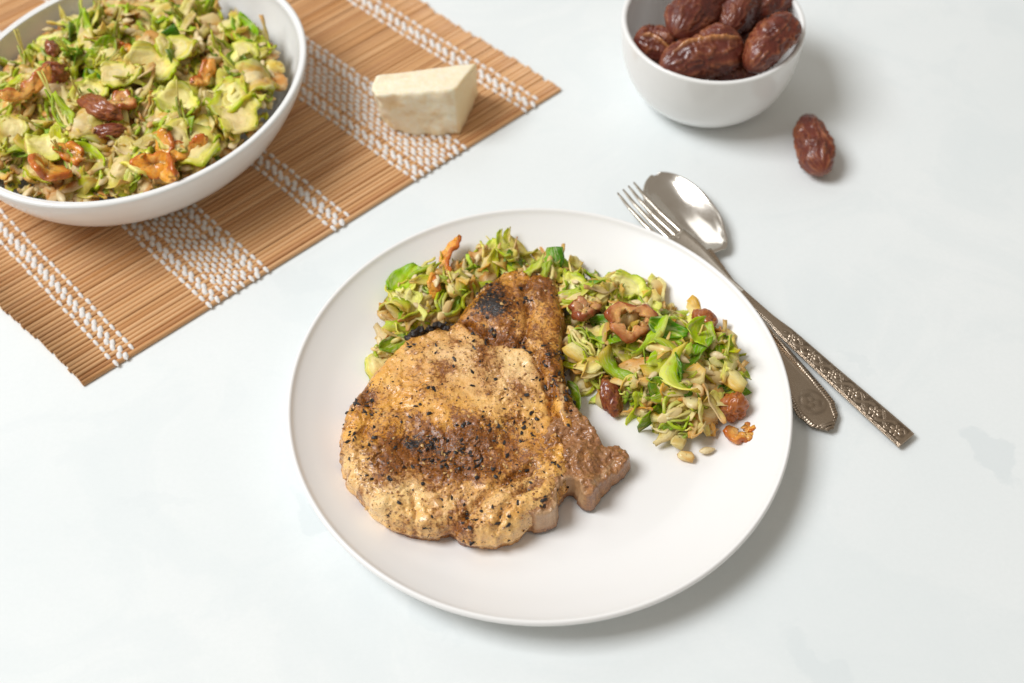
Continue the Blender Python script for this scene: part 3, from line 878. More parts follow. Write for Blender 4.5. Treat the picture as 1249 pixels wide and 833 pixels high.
# bone with its own cut edges
mnb = bone_xy.min(0) - .004; mxb = bone_xy.max(0) + .004
hb = .0006
bx_ = np.arange(mnb[0], mxb[0], hb); by_ = np.arange(mnb[1], mxb[1], hb); bz_ = np.arange(Z0 - .002, .028, hb)
XB, YB = np.meshgrid(bx_, by_, indexing='ij'); pB = np.stack([XB, YB, 0 * XB], -1)
dB = sdf_poly(XB, YB, bone_xy) + .0013 * fbm(pB, 260, 4, 12, .6)
cutc = P(735, 585, .014)
TB = .0212 + .0028 * fbm(pB, 240, 4, 61, .6) + .0011 * (1 - 2 * np.abs(fbm(pB, 160, 3, 62))) - .0035 * sstep(.038, .055, XB)
knob = lambda px, py, z, r: np.exp(-(((XB - P(px, py, z)[0]) ** 2 + (YB - P(px, py, z)[1]) ** 2) / r ** 2))
TB += .0024 * knob(726, 533, .02, .0055) + .0018 * knob(712, 520, .02, .005) + .002 * knob(757, 556, .018, .006) + .0012 * knob(700, 560, .02, .006)
TB += .0032 * sstep(.052, .034, XB)
rb_ = .0014
DzB = np.maximum(bz_[None, None, :] - TB[..., None], (Z0 - bz_)[None, None, :])
flare = .0022 * np.clip((bz_ - .008) / .012, 0, 1)[None, None, :]
qx = dB[..., None] + rb_ - .0012 + flare * .6; qz = DzB + rb_
FB = np.sqrt(np.maximum(qx, 0) ** 2 + np.maximum(qz, 0) ** 2) + np.minimum(np.maximum(qx, qz), 0) - rb_
VB, QB = surface_nets(FB, (bx_[0], by_[0], bz_[0]), hb)
ixb = np.clip(((VB[:, 0] - bx_[0]) / hb).astype(int), 0, len(bx_) - 1); iyb = np.clip(((VB[:, 1] - by_[0]) / hb).astype(int), 0, len(by_) - 1)
arch = np.exp(-(dist_path(VB[:, 0], VB[:, 1], spline([P(*p) for p in ((709, 609, .016), (698, 592, .018), (686, 596, .018), (680, 612, .016), (675, 636, .012), (655, 646, .010))], 30)) / .0022) ** 2)
edge_a = arch * sstep(.010, .013, VB[:, 2]) * (.75 + .3 * fbm(VB, 300, 2, 5))
edge_a = np.maximum(edge_a, .55 * np.exp(-(dist_path(VB[:, 0], VB[:, 1], np.array([P(748, 565, .018), P(722, 603, .014)])) / .0011) ** 2) * sstep(.014, .017, VB[:, 2]))
link('bone', make_mesh('bone', VB, QB, attrs={'edge': np.clip(edge_a, 0, .9), 'char_dark': .85 * sstep(.0098, .0080, VB[:, 2])}), M_BONE, chop)  # bone turns darker towards its bottom

# charred lip on the far edge
def blob_mesh(name, pts, h, amp, seed, attrs=None):
    """lumpy solid round a chain of (x, y, z, r)"""
    pts = np.asarray(pts, float)
    lo_ = (pts[:, :3] - pts[:, 3:] * 1.6).min(0); hi = (pts[:, :3] + pts[:, 3:] * 1.6).max(0)
    ax = [np.arange(lo_[k], hi[k] + h, h) for k in range(3)]
    G = np.stack(np.meshgrid(*ax, indexing='ij'), -1)
    acc = 0
    for (x, y, z, r) in pts:
        acc = acc + np.exp(-8 * (np.linalg.norm(G - (x, y, z), axis=-1) / r - 1))
    F = -np.log(acc + 1e-12) / 8 + fbm(G, amp[1], 3, seed) * amp[0]
    return surface_nets(F, lo_, h)
tmp = []
for (px, py, z, r) in ((498, 412, .0245, .0022), (505, 407, .0258, .0028), (514, 403, .0265, .0030), (523, 400, .0265, .0028), (531, 396, .0265, .0026), (539, 396, .0262, .0028), (546, 400, .0258, .0020)):
    a = P(px, py, z); tmp.append((a[0], a[1], z - .0006, r * .8))
V, Q = blob_mesh('charred_lip', tmp, .00042, (.85, 420), 4)
link('charred_lip', make_mesh('charred_lip', V, Q), M_CHAR, chop)['label'] = 'blackened crust on the far edge of the chop'

# cracked pepper, real grains stuck in the surface
def grains(n, weight, smin, smax, seed, name, mat, pw=3.5):
    r = np.random.default_rng(seed)
    me = pork_me; cnt = len(me.vertices)
    co = np.empty(cnt * 3); me.vertices.foreach_get('co', co); co = co.reshape(-1, 3)
    nr = np.empty(cnt * 3); me.vertices.foreach_get('normal', nr); nr = nr.reshape(-1, 3)
    w = weight * (nr[:, 2] > .35)
    pick = r.choice(cnt, n, p=w / w.sum())
    ico = np.array([(0, 0, 1), (.9, 0, .45), (.28, .85, .45), (-.72, .53, .45), (-.72, -.53, .45), (.28, -.85, .45), (.72, .53, -.45), (-.28, .85, -.45), (-.9, 0, -.45), (-.28, -.85, -.45), (.72, -.53, -.45), (0, 0, -1)])
    fi = [(0, 1, 2), (0, 2, 3), (0, 3, 4), (0, 4, 5), (0, 5, 1), (1, 6, 2), (2, 7, 3), (3, 8, 4), (4, 9, 5), (5, 10, 1), (6, 7, 2), (7, 8, 3), (8, 9, 4), (9, 10, 5), (10, 6, 1), (11, 7, 6), (11, 8, 7), (11, 9, 8), (11, 10, 9), (11, 6, 10)]
    Vs, Fs = [], []
    for q in pick:
        s = smin + (smax - smin) * r.random() ** pw
        m = ico * (1 + r.normal(0, .34, (12, 1))) * (s * np.array([r.uniform(.9, 1.5), r.uniform(.45, 1), r.uniform(.35, .7)]))
        a = r.uniform(0, 6.3); ca, sa = math.cos(a), math.sin(a)
        m = m @ np.array([[ca, sa, 0], [-sa, ca, 0], [0, 0, 1]])
        off = len(Vs) * 12
        Vs.append(m + co[q] + nr[q] * s * .25); Fs += [tuple(off + i for i in f) for f in fi]
    o = link(name, make_mesh(name, np.vstack(Vs), Fs, smooth=False), mat, chop)
    o['kind'] = 'stuff'
wt = .6 + 1.1 * A_sear[np.clip(((np.array([v.co.x for v in pork_me.vertices]) - gx[0]) / h).astype(int), 0, len(gx) - 1), np.clip(((np.array([v.co.y for v in pork_me.vertices]) - gy[0]) / h).astype(int), 0, len(gy) - 1)].clip(0, 1)
clump = sstep(.05, .5, fbm(np.array([v.co[:] for v in pork_me.vertices]), 130, 2, 91)) + .12
grains(1300, wt * clump, .00016, .0014, 5, 'cracked_pepper', M_PEPPER)
grains(420, wt * clump, .00025, .0012, 6, 'pepper_kernels', M_KERNEL)
grains(1500, .4 + wt, .0002, .0008, 8, 'spice_crumbs', M_SPICE, 2)

# ------------------------------------------------------------------ salad pieces
CREAM = np.array((.94, .84, .44)); PALE = np.array((.88, .85, .24)); LIME = np.array((.54, .69, .06)); GREEN = np.array((.26, .46, .035)); DARK = np.array((.09, .24, .02)); TAN = np.array((.80, .50, .13)); CARA = np.array((.45, .20, .05))

def lerp(a, b, t_):
    t_ = np.asarray(t_)[..., None]
    return a * (1 - t_) + b * t_

def coords2(C, u, v, k=1.0):
    sh = C.shape[:2]
    D = np.dstack([C, np.broadcast_to(u * k, sh), np.broadcast_to(v, sh)]).reshape(-1, 5)
    return np.vstack([D, D])

def shred(seed, L=None, W=None, tone=None):
    r = np.random.default_rng(seed)
    L = L or r.uniform(.013, .031); W = W or r.uniform(.0017, .0052)
    nu, nv = 11, 4
    u = np.linspace(-.5, .5, nu)[:, None]; v = np.linspace(-1, 1, nv)[None, :]
    k = r.normal(0, 1.15); tw = r.normal(0, 1.0); ph = r.uniform(0, 6)
    wprof = (1 - (2 * np.abs(u)) ** 3 * r.uniform(.3, .9)) * (1 + .25 * np.sin(u * 9 + ph))
    ang = k * u
    x = L * np.where(abs(k) < .05, u, np.sin(ang) / (k if abs(k) > .05 else 1)) + 0 * v
    zc = L * ((1 - np.cos(ang)) / (k if abs(k) > .05 else 1))
    y = W * wprof * v + .25 * W * np.sin(u * 7 + ph) + L * r.normal(0, .35) * u * u
    z = zc + tw * u * W * v * 1.2 + .0006 * np.sin(u * 14 + v * 2 + ph) + .35 * W * r.normal() * v * v
    X = np.stack([x + 0 * y, y, z + 0 * y], -1)
    X = X + (fbm(X + seed, 330, 2, seed) * .0011)[..., None] * np.array([.3, 1, .8])
    V, fs = slab(X, r.uniform(.0004, .0009))
    tone = tone if tone is not None else r.choice(5, p=[.36, .31, .16, .05, .12])
    a, b = [(CREAM, PALE), (PALE, LIME), (LIME * .9 + .1 * CREAM, GREEN), (GREEN, DARK), (CREAM, TAN)][tone]
    g = sstep(-.9, .9, v * (1 if r.random() < .5 else -1) + u * r.normal(0, 1.2)) + 0 * u
    C = lerp(a, b, g) * r.uniform(.88, 1.08)
    br = sstep(.25, .5, np.abs(u) + 0 * v) * (r.random() < .35)
    C = lerp(C, TAN, br * .7)
    return V, fs, coords2(C, u, v, L / W / 3)

def leaf(seed, L=None, W=None, tone=0, cup=None):
    r = np.random.default_rng(seed)
    L = L or r.uniform(.012, .022); W = W or L * r.uniform(.28, .42)
    nu, nv = 15, 11
    u = np.linspace(0, 1, nu)[:, None]; v = np.linspace(-1, 1, nv)[None, :]
    w = W * np.power(np.clip(np.sin(math.pi * np.clip(u * .93 + .05, 0, 1)), 0, 1), .46)
    cup = cup if cup is not None else r.uniform(.15, .6)
    x = L * (u - .5) + 0 * v - .06 * L * (v * v) * np.sin(u * 3)
    y = w * v * (1 - .12 * cup * v * v)
    vein = np.abs(np.sin((u * 5.2 - np.abs(v) * 1.4) * math.pi)) ** .6
    z = cup * W * (v * v) * .9 + cup * L * .5 * (u - .5) ** 2 * 2 + .0005 * np.sin(v * 9 + u * 8 + seed) * np.abs(v) + .00022 * vein - .0006 * np.exp(-(v / .12) ** 2)
    X = np.stack([x, y + 0 * x, z + 0 * x], -1)
    X = X + np.stack([fbm(X + seed, 120, 2, seed + k) for k in range(3)], -1) * np.array([.0012, .0016, .0022])
    V, fs = slab(X, .0005)
    a, b = [(LIME, GREEN), (GREEN, DARK * 1.3), (PALE, LIME), (LIME * 1.15, LIME * .8)][tone]
    C = lerp(a, b, sstep(.0, .9, np.abs(v) + .25 * u) + 0 * u)
    C = lerp(C, PALE * 1.05, np.exp(-(v / .09) ** 2) * (1 - u) * .5 + 0 * u)
    C = lerp(C, PALE, (1 - vein) * .30 * sstep(.05, .2, np.abs(v)))
    return V, fs, coords2(C, u * .6, v * .5 - u * .3)

def slice_(seed, L=None, W=None, brown=None):
    """shaved slice through a sprout: pale heart, folded leaf layers, green outer edge"""
    r = np.random.default_rng(seed)
    L = L or r.uniform(.013, .021); W = W or L * r.uniform(.30, .44)
    nu, nv = 19, 15
    u = np.linspace(0, 1, nu)[:, None]; v = np.linspace(-1, 1, nv)[None, :]
    w = W * np.power(np.clip(np.sin(math.pi * np.clip(r.uniform(.08, .3) + .72 * u, 0, 1)), 0, 1), .6) * (1 + .12 * np.sin(u * 9 + seed))
    bend = r.normal(0, 1.3)
    x = L * (u - .5) + 0 * v; y = w * v + .1 * W * np.sin(u * 5 + seed)
    rad = np.clip(np.hypot((u - .35) * 1.35, v * .85), 0, 1.2)
    lay = np.sin(rad * r.uniform(16, 22) + 1.6 * np.sin(v * 3 + u * 4 + seed) + r.uniform(0, 6))
    z = bend * L * (u - .5) ** 2 + .00045 * lay * sstep(.15, .45, rad) + .3 * W * r.normal(0, .6) * v * v
    X = np.stack([x + 0 * y, y + 0 * x, z + 0 * x], -1)
    X = X + np.stack([fbm(X + seed * .37, 170, 3, seed + k) for k in range(3)], -1) * np.array([.0028, .0032, .0022])
    V, fs = slab(X, r.uniform(.0010, .0022))
    C = lerp(CREAM * 1.02, PALE, sstep(.35, .8, rad))
    C = lerp(C, PALE * .75 + LIME * .1, .55 * sstep(.2, .7, -lay) * sstep(.25, .5, rad))
    C = lerp(C, LIME * .85, sstep(.82, 1.02, np.maximum(np.abs(v) + 0 * u, rad)))
    br = brown if brown is not None else (r.random() < .55) * r.uniform(.3, .9)
    pB = np.stack([x + 0 * y, y + 0 * x, 0 * x + 0 * y], -1) + seed
    C = lerp(C, TAN, br * sstep(-.1, .5, fbm(pB, 160, 3, seed)))
    return V, fs, coords2(C, u * .5, rad * 1.3)

def fan(seed, L=None, n=None, spread=None, brown=None):
    """shaved cross section of a sprout: thin leaf layers nested round a pale core, open at the top"""
    r = np.random.default_rng(seed)
    L = L or r.uniform(.014, .023); n = n or int(r.integers(4, 8)); spread = spread or r.uniform(.26, .42)
    hgt = r.uniform(.0014, .0030); nu, nw = 12, 3
    u = np.linspace(0, 1, nu)[:, None]; w = np.linspace(-1, 1, nw)[None, :]
    Vs, Fs, Cs, off = [], [], [], 0
    bend = r.normal(0, .5)
    br = brown if brown is not None else (r.random() < .5) * r.uniform(.3, .8)
    for k in range(n):
        q = (k / (n - 1) * 2 - 1) + r.normal(0, .09)
        Lk = L * (1 - .30 * abs(q) ** 2) * r.uniform(.75, 1.1)
        b = q * spread * L
        ph = r.uniform(0, 6)
        x = Lk * (u - .12 * np.sin(u * math.pi) * abs(q)) + 0 * w
        y = b * np.power(np.sin(math.pi * np.clip(.08 + .80 * u, 0, 1)), .75) - b * .25 + .0010 * np.sin(u * 11 + ph) * u + 0 * w
        hk = hgt * (1 - .4 * u ** 2) * r.uniform(.8, 1.3)
        z = hk * w * .5 + bend * x ** 2 / L + .0016 * u * r.normal() + .0006 * np.sin(u * 9 + ph)
        y = y + w * .0008 * r.normal()
        X = np.stack([x - L * .45, y, z + 0 * y], -1)
        X = X + (fbm(X + seed, 420, 2, seed + k) * .0008)[..., None] * np.array([.4, 1, 1])
        V, fs = slab(X, (.0009 + .0007 * (1 - u)) * r.uniform(.7, 1.2) + 0 * w)
        outer = sstep(.35, 1.0, np.full_like(x, abs(q)) + .35 * u)
        C = lerp(lerp(CREAM, PALE, u * .8 + 0 * w), lerp(LIME, GREEN, np.full_like(x, r.random())), outer * .9)
        C = lerp(C, TAN, br * sstep(.5, 1, u + r.normal(0, .25)) + 0 * w)
        Vs.append(V); Cs.append(coords2(C, u * 1.2 + k, w * .5)); Fs += [tuple(i + off for i in f) for f in fs]; off += len(V)
    # the core they grow from
    nu, nv = 7, 8
    uu = np.linspace(.05, math.pi - .05, nu)[:, None]; a = np.linspace(0, 2 * math.pi, nv, endpoint=False)[None, :]
    X = np.stack([np.cos(uu) * L * .26 - L * .36 + 0 * a, np.sin(uu) * np.cos(a) * L * .11, np.sin(uu) * np.sin(a) * hgt * .55], -1)
    C = lerp(CREAM, TAN, np.full(X.shape[:2], .25 + .5 * br))
    Vs.append(X.reshape(-1, 3)); Cs.append(np.hstack([C.reshape(-1, 3), np.zeros((nu * nv, 2))]))
    Fs += [tuple(i + off for i in f) for f in grid_faces(nu, nv, wrap_v=True)]
    return np.vstack(Vs), Fs, np.vstack(Cs)

def chunk(seed, S=None):
    """browned bit of sprout core"""
    r = np.random.default_rng(seed); S = S or r.uniform(.003, .0055)
    nu, nv = 9, 10
    u = np.linspace(.02, math.pi - .02, nu)[:, None]; a = np.linspace(0, 2 * math.pi, nv, endpoint=False)[None, :]
    d = np.stack([np.sin(u) * np.cos(a), np.sin(u) * np.sin(a), np.cos(u) + 0 * a], -1)
    d = np.sign(d) * np.abs(d) ** .7
    X = d * S * np.array([1.5, 1.0, .55]) * (1 + .35 * fbm(d + seed, 1.3, 3, seed))[..., None]
    C = lerp(CREAM, TAN, sstep(-.4, .4, fbm(d + seed, 1.6, 2, seed + 3)) * .9) * r.uniform(.85, 1.05)
    return X.reshape(-1, 3), grid_faces(nu, nv, wrap_v=True) + [tuple(range(nv))[::-1], tuple(range((nu - 1) * nv, nu * nv))], C.reshape(-1, 3)

def seed_mesh(seed):
    r = np.random.default_rng(seed); nu, nv = 11, 10
    u = np.linspace(0, 1, nu)[:, None]; a = np.linspace(0, 2 * math.pi, nv, endpoint=False)[None, :]
    prof_ = np.power(np.clip(np.sin(math.pi * np.clip(u, .015, .985) ** .8), 0, 1), .75)
    L = r.uniform(.0075, .0092)
    X = np.stack([L * (u - .5) + 0 * a, .0021 * prof_ * np.cos(a), .00125 * prof_ * np.sin(a)], -1)
    X *= (1 + .06 * fbm(X + seed, 500, 2, seed))[..., None]
    return X.reshape(-1, 3), grid_faces(nu, nv, wrap_v=True), None

def date_piece(seed, R=.0075, r0=.0022, arc=5.2, wide_=1.0, hue=0.5, flat=.9, ruff=.35):
    """cut ring or curl of date: dark wrinkled skin outside, amber flesh inside"""
    r = np.random.default_rng(seed); nu, nv = 46, 16
    t_ = np.linspace(-arc / 2, arc / 2, nu)[:, None]; a = np.linspace(0, 2 * math.pi, nv, endpoint=False)[None, :]
    taper = np.power(np.clip(1 - np.abs(t_ / (arc / 2)) ** 6, 0.03, 1), .5)
    cr = np.sign(np.cos(a)) * np.abs(np.cos(a)) ** .6; sr = np.sign(np.sin(a)) * np.abs(np.sin(a)) ** .6
    nz = fbm(np.stack([t_ * 1.3 + 0 * a, cr + 0 * t_, sr + seed * 3.1 + 0 * t_], -1), 1.4, 3, seed)
    nz2 = fbm(np.stack([t_ * R / r0 * .5 + 0 * a, cr + 0 * t_, sr + seed * 1.7 + 0 * t_], -1), 1.8, 3, seed + 8)
    rr_ = r0 * taper * (1 + ruff * nz + .7 * nz2)
    RR = R * (1 + .14 * np.sin(t_ * 2 + seed) + .06 * np.sin(t_ * 5 + seed))
    rad = RR + cr * rr_
    X = np.stack([rad * np.cos(t_), wide_ * rad * np.sin(t_), sr * rr_ * 1.6 * flat + .10 * R * np.sin(t_ * 3 + seed)], -1)
    skin = sstep(.35, .95, cr + .6 * nz2) + 0 * t_
    fl = lerp(np.array((.62, .26, .06)), np.array((.46, .17, .075)), np.full_like(skin, hue))
    sk = lerp(np.array((.40, .11, .016)), np.array((.16, .035, .022)), np.full_like(skin, hue))
    C = lerp(fl, np.array((.74, .42, .13)), np.clip(.45 + 1.2 * nz, 0, .9)); C = C * (1 - skin[..., None]) + sk * skin[..., None]
    fs = grid_faces(nu, nv, wrap_v=True) + [tuple(range(nv))[::-1], tuple(range((nu - 1) * nv, nu * nv))]
    return X.reshape(-1, 3), fs, C.reshape(-1, 3)

def date_strip(seed, L=.026, W=.0042, bow=.8, twist=.6, hue=.2, thick=.0022):
    """sliver of date: dark wrinkled skin along one edge, amber flesh along the other"""
    r = np.random.default_rng(seed); nu, nv = 30, 9
    u = np.linspace(-.5, .5, nu)[:, None]; v = np.linspace(-1, 1, nv)[None, :]
    a = u * bow * 2
    w = W * np.power(np.clip(1 - np.abs(2 * u) ** 4, .06, 1), .6) * (1 + .18 * np.sin(u * 8 + seed))
    cx_ = L * np.sin(a) / (bow * 2); cy_ = L * (1 - np.cos(a)) / (bow * 2)
    ct, st = np.cos(u * twist), np.sin(u * twist)
    x = cx_ - np.sin(a) * w * v * ct; y = cy_ + np.cos(a) * w * v * ct; z = w * v * st + .12 * W * v * v * 2 + .0012 * np.sin(u * 7 + seed)
    X = np.stack([x, y, z + 0 * x], -1)
    X = X + np.stack([fbm(X + seed, 260, 3, seed + k) for k in range(3)], -1) * .0019
    V, fs = slab(X, thick * (.55 + .45 * (1 - v ** 4)) + 0 * u)
    nz = fbm(X + seed, 240, 3, seed + 4)
    e = sstep(.1, .8, v + .8 * nz)
    fl = lerp(lerp(np.array((.93, .40, .035)), np.array((.62, .36, .20)), np.full(e.shape, hue)), np.array((.92, .56, .17)), sstep(.0, .5, -nz) * .7)
    sk = lerp(np.array((.60, .15, .008)), np.array((.17, .035, .022)), np.full(e.shape, hue))
    C = fl * (1 - e[..., None]) + sk * e[..., None]
    return V, fs, np.vstack([C.reshape(-1, 3)] * 2)

def date_disc(seed, R=.008, wide_=.75, hue=.1, fold=0.0, thick=.0030, inner=.06, arc=2 * math.pi):
    """cross cut of a date: wrinkled dark rim, paler sunken middle"""
    r = np.random.default_rng(seed); nr, na = 9, 40
    rr = np.linspace(inner, 1, nr)[:, None]; a = np.linspace(0, arc, na + 1)[None, :]
    rr = rr + (inner > .4) * .12 * np.sin(a * 6 + seed) * (1 - rr)
    edge = 1 + .13 * np.sin(3 * a + seed) + .07 * np.sin(7 * a + seed * 2)
    x = R * rr * edge * np.cos(a); y = R * wide_ * rr * edge * np.sin(a)
    z = fold * y * y / R * 1.2 - .0016 * np.exp(-(rr / .35) ** 2) + .0010 * np.sin(a * 5 + seed) * rr ** 3
    X = np.stack([x, y, z], -1)
    X = X + np.stack([fbm(np.stack([np.cos(a) * rr, np.sin(a) * rr, 0 * rr * a + seed], -1), 2.5, 3, seed + k) for k in range(3)], -1) * np.array([.0009, .0009, .0014])
    if arc > 6.2: X[:, -1] = X[:, 0]
    V, fs = slab(X, thick * (1 - .4 * rr ** 6) + 0 * a)
    nz = fbm(X + seed, 330, 3, seed + 4)
    e = sstep(.72, .98, rr + .25 * nz)
    fl = lerp(lerp(np.array((.92, .38, .03)), np.array((.60, .34, .20)), np.full(e.shape, hue)), np.array((.92, .56, .17)), sstep(-.1, .4, nz) * .7)
    fl = lerp(fl, fl * np.array((.35, .22, .15)), (np.exp(-(rr / .3) ** 2) if inner < .1 else .0 * rr) + 0 * a)
    sk = lerp(np.array((.60, .15, .008)), np.array((.17, .035, .022)), np.full(e.shape, hue))
    C = fl * (1 - e[..., None]) + sk * e[..., None]
    return V, fs, np.vstack([C.reshape(-1, 3)] * 2)

def date_lump(seed, S=.006, hue=.7, el=(1.3, .9, .7)):
    r = np.random.default_rng(seed); nu, nv = 34, 40
    u = np.linspace(.01, math.pi - .01, nu)[:, None]; a = np.linspace(0, 2 * math.pi, nv, endpoint=False)[None, :]
    d = np.stack([np.sin(u) * np.cos(a), np.sin(u) * np.sin(a), np.cos(u) + 0 * a], -1)
    rid = 1 - 2.2 * np.abs(fbm(d * np.array([.6, 1.2, 1]) + seed, 3.0, 3, seed, .6))
    X = d * S * np.array(el) * (1 + .20 * rid + .45 * fbm(d + seed, 1.2, 2, seed + 1))[..., None]
    C = lerp(lerp(np.array((.46, .13, .016)), np.array((.17, .035, .024)), np.full(rid.shape, hue)), np.array((.55, .22, .06)), np.clip(rid - .35, 0, 1) * .7)
    return X.reshape(-1, 3), grid_faces(nu, nv, wrap_v=True), C.reshape(-1, 3)

def bank(kind, fn, n, s0, **kw):
    out = []
    for k in range(n):
        V, fs, C = fn(s0 + k, **kw)
        out.append(make_mesh(kind, V, fs, color=C))
    return out
SHRED = bank('sprout_shred', shred, 44, 100)
SMALLSHRED = [make_mesh('sprout_shred', *(lambda q: (q[0], q[1], True, q[2]))(shred(900 + k, L=.006 + .005 * (k % 5) / 4, W=.0016 + .0006 * (k % 3)))) for k in range(20)]
LEAF = [make_mesh('sprout_leaf', *(lambda q: (q[0], q[1], True, q[2]))(leaf(300 + k, tone=k % 4))) for k in range(12)]
SLICE = bank('sprout_slice', slice_, 9, 400) + bank('sprout_slice', fan, 20, 450)
CHUNK = bank('sprout_chunk', chunk, 12, 500)
SEED = [make_mesh('sunflower_seed', seed_mesh(600 + k)[0], seed_mesh(600 + k)[1]) for k in range(4)]
for L_, m_ in ((SHRED, M_SPROUT), (SMALLSHRED, M_SPROUT), (LEAF, M_SPROUT), (SLICE, M_SPROUT), (CHUNK, M_SPROUT), (SEED, M_SEED)):
    for me in L_: me.materials.append(m_)

def rand_rot(rnd, normal, tilt):
    n = Vector(normal).normalized()
    q = n.to_track_quat('Z', 'Y')
    return (q.to_matrix() @ Matrix.Rotation(rnd.gauss(0, tilt), 3, 'X') @ Matrix.Rotation(rnd.gauss(0, tilt), 3, 'Y') @ Matrix.Rotation(rnd.uniform(0, 6.283), 3, 'Z'))

def join_bed(name, items, parent):
    """many pieces deep in a heap, too small and hidden to tell apart: one mesh"""
    Vs, Fs, Cs, off = [], [], [], 0
    cache = {}
    for me, M in items:
        if me.name not in cache:
            n = len(me.vertices); co = np.empty(n * 3, np.float32); me.vertices.foreach_get('co', co)
            c = np.empty(n * 4, np.float32); me.color_attributes['Col'].data.foreach_get('color', c)
            ex = np.zeros((n, 2), np.float32)
            if 'su' in me.attributes:
                for k_, key in enumerate(('su', 'sv')):
                    tmp_ = np.empty(n, np.float32); me.attributes[key].data.foreach_get('value', tmp_); ex[:, k_] = tmp_
            ex[:, 1] += len(cache) * 3.7
            cache[me.name] = (co.reshape(-1, 3), np.hstack([c.reshape(-1, 4)[:, :3], ex]), [tuple(p.vertices) for p in me.polygons])
        co, c, fs = cache[me.name]
        R_ = np.array(M.to_3x3()); t_ = np.array(M.translation)
        Vs.append(co @ R_.T + t_); Cs.append(c); Fs += [tuple(i + off for i in f) for f in fs]; off += len(co)
    o = link(name, make_mesh(name, np.vstack(Vs), Fs, color=np.vstack(Cs)), M_SPROUT, parent)
    o.location = -parent.location
    o['kind'] = 'stuff'
    return o

def heap(root, sample, height, normal, counts, bed_n, seed, zbase, tilt=.38, avoid=None, deep=None, near_wall=None):
    rnd = random.Random(seed)
    items = []
    for k in range(bed_n):
        x, y = sample(rnd); hh = height(x, y)
        f = rnd.random() ** .8
        dp = .82 if near_wall and near_wall(x, y) else (deep or 0)
        z = zbase(x, y) + .001 + (hh - .002) * (dp + (1 - dp) * f)
        if hh < .001: continue
        if near_wall and near_wall(x, y) > 1: continue
        me = rnd.choice(SMALLSHRED + CHUNK[:6] if near_wall and near_wall(x, y) else SHRED + SMALLSHRED + SLICE[6:22] + CHUNK)
        items.append((me, Matrix.Translation((x, y, max(z, zbase(x, y) + .0012))) @ rand_rot(rnd, normal(x, y), .3).to_4x4()))
    join_bed('shredded_bed', items, root)
    inv = root.location
    for kind, n in counts:
        pool = {'shred': SHRED, 'small': SMALLSHRED, 'leaf': LEAF, 'slice': SLICE, 'chunk': CHUNK, 'seed': SEED}[kind]
        nm = {'shred': 'sprout_shred', 'small': 'sprout_shred', 'leaf': 'sprout_leaf', 'slice': 'sprout_slice', 'chunk': 'sprout_chunk', 'seed': 'sunflower_seed'}[kind]
        for k in range(n):
            for _ in range(60):
                x, y = sample(rnd)
                if avoid is None or not avoid(x, y, kind): break
            hh = height(x, y)
            z = zbase(x, y) + max(hh, 0.0012) + {'shred': .0012, 'small': .0016, 'leaf': .0004, 'slice': .0010, 'chunk': .0010, 'seed': .0026}[kind] + rnd.gauss(0, .0012)
            z = max(z, zbase(x, y) + .0016)
            tl = {'shred': tilt, 'small': tilt * 1.2, 'leaf': tilt * .9, 'slice': tilt * .8, 'chunk': tilt, 'seed': .3}[kind] * (1 if hh > .004 else .35)
            o = link(nm, pool[rnd.randrange(len(pool))], None, root, Vector((x, y, z)) - inv, rand_rot(rnd, normal(x, y), tl).to_euler())
            s = rnd.uniform(.8, 1.25); o.scale = (s, s, s)

def numnormal(f, zb):
    def n(x, y, e=.0015):
        a = lambda X_, Y_: max(f(X_, Y_), 0) + zb(X_, Y_)
        v = Vector((-(a(x + e, y) - a(x - e, y)) / (2 * e), -(a(x, y + e) - a(x, y - e)) / (2 * e), 1.3))
        return v.normalized()
    return n

# --- heap on the plate
ps = empty('sprout_salad', (PC[0], PC[1], 0))
tag(ps, 'heap of shaved sprout salad behind and beside the chop on the plate', 'salad')
HB = [(P(812, 455, .02), .026, .024, .026), (P(840, 490, .018), .022, .016, .020), (P(770, 400, .018), .026, .019, .022), (P(720, 365, .018), .024, .017, .018), (P(870, 440, .016), .014, .013, .022),
      (P(655, 340, .016), .024, .016, .014), (P(600, 325, .014), .020, .012, .011), (P(545, 355, .014), .022, .015, .013), (P(495, 385, .014), .020, .012, .015), (P(478, 425, .012), .016, .008, .010), (P(720, 430, .016), .014, .012, .022)]
def hplate(x, y):
    s = 0
    for (c_, rx, hh, ry) in HB:
        d = ((x - c_[0]) / rx) ** 2 + ((y - c_[1]) / ry) ** 2
        s = max(s, 1.12 * hh * max(0, 1 - d) ** .6) if d < 1 else s
    return s
RP = closed_spline([P(*p) for p in ((610, 312, .012), (655, 310, .012), (712, 318, .012), (745, 337, .010), (795, 352, .010), (815, 378, .010), (862, 392, .010), (884, 425, .010), (892, 462, .010), (884, 500, .010), (856, 522, .010), (826, 535, .009),
                                     (800, 528, .009), (778, 506, .009), (745, 490, .009), (715, 468, .009), (690, 440, .009), (660, 400, .009), (600, 390, .009), (540, 410, .009), (485, 440, .009), (455, 432, .009), (462, 405, .010), (480, 372, .010), (505, 345, .011), (545, 340, .011), (580, 322, .011))], 3)
lo2, hi2 = RP.min(0), RP.max(0)
chop_in = lambda x, y: sdf_poly(np.array([x]), np.array([y]), out_xy)[0]
def smp_plate(rnd):
    while True:
        x, y = rnd.uniform(lo2[0], hi2[0]), rnd.uniform(lo2[1], hi2[1])
        if sdf_poly(np.array([x]), np.array([y]), RP)[0] < 0 and chop_in(x, y) > -.004:
            return x, y
heap(ps, smp_plate, hplate, numnormal(hplate, plate_z), [('shred', 165), ('small', 100), ('leaf', 12), ('slice', 34), ('chunk', 34), ('seed', 36)], 420, 4, plate_z, tilt=.30,
     avoid=lambda x, y, k: k == 'leaf' and hplate(x, y) < .004)

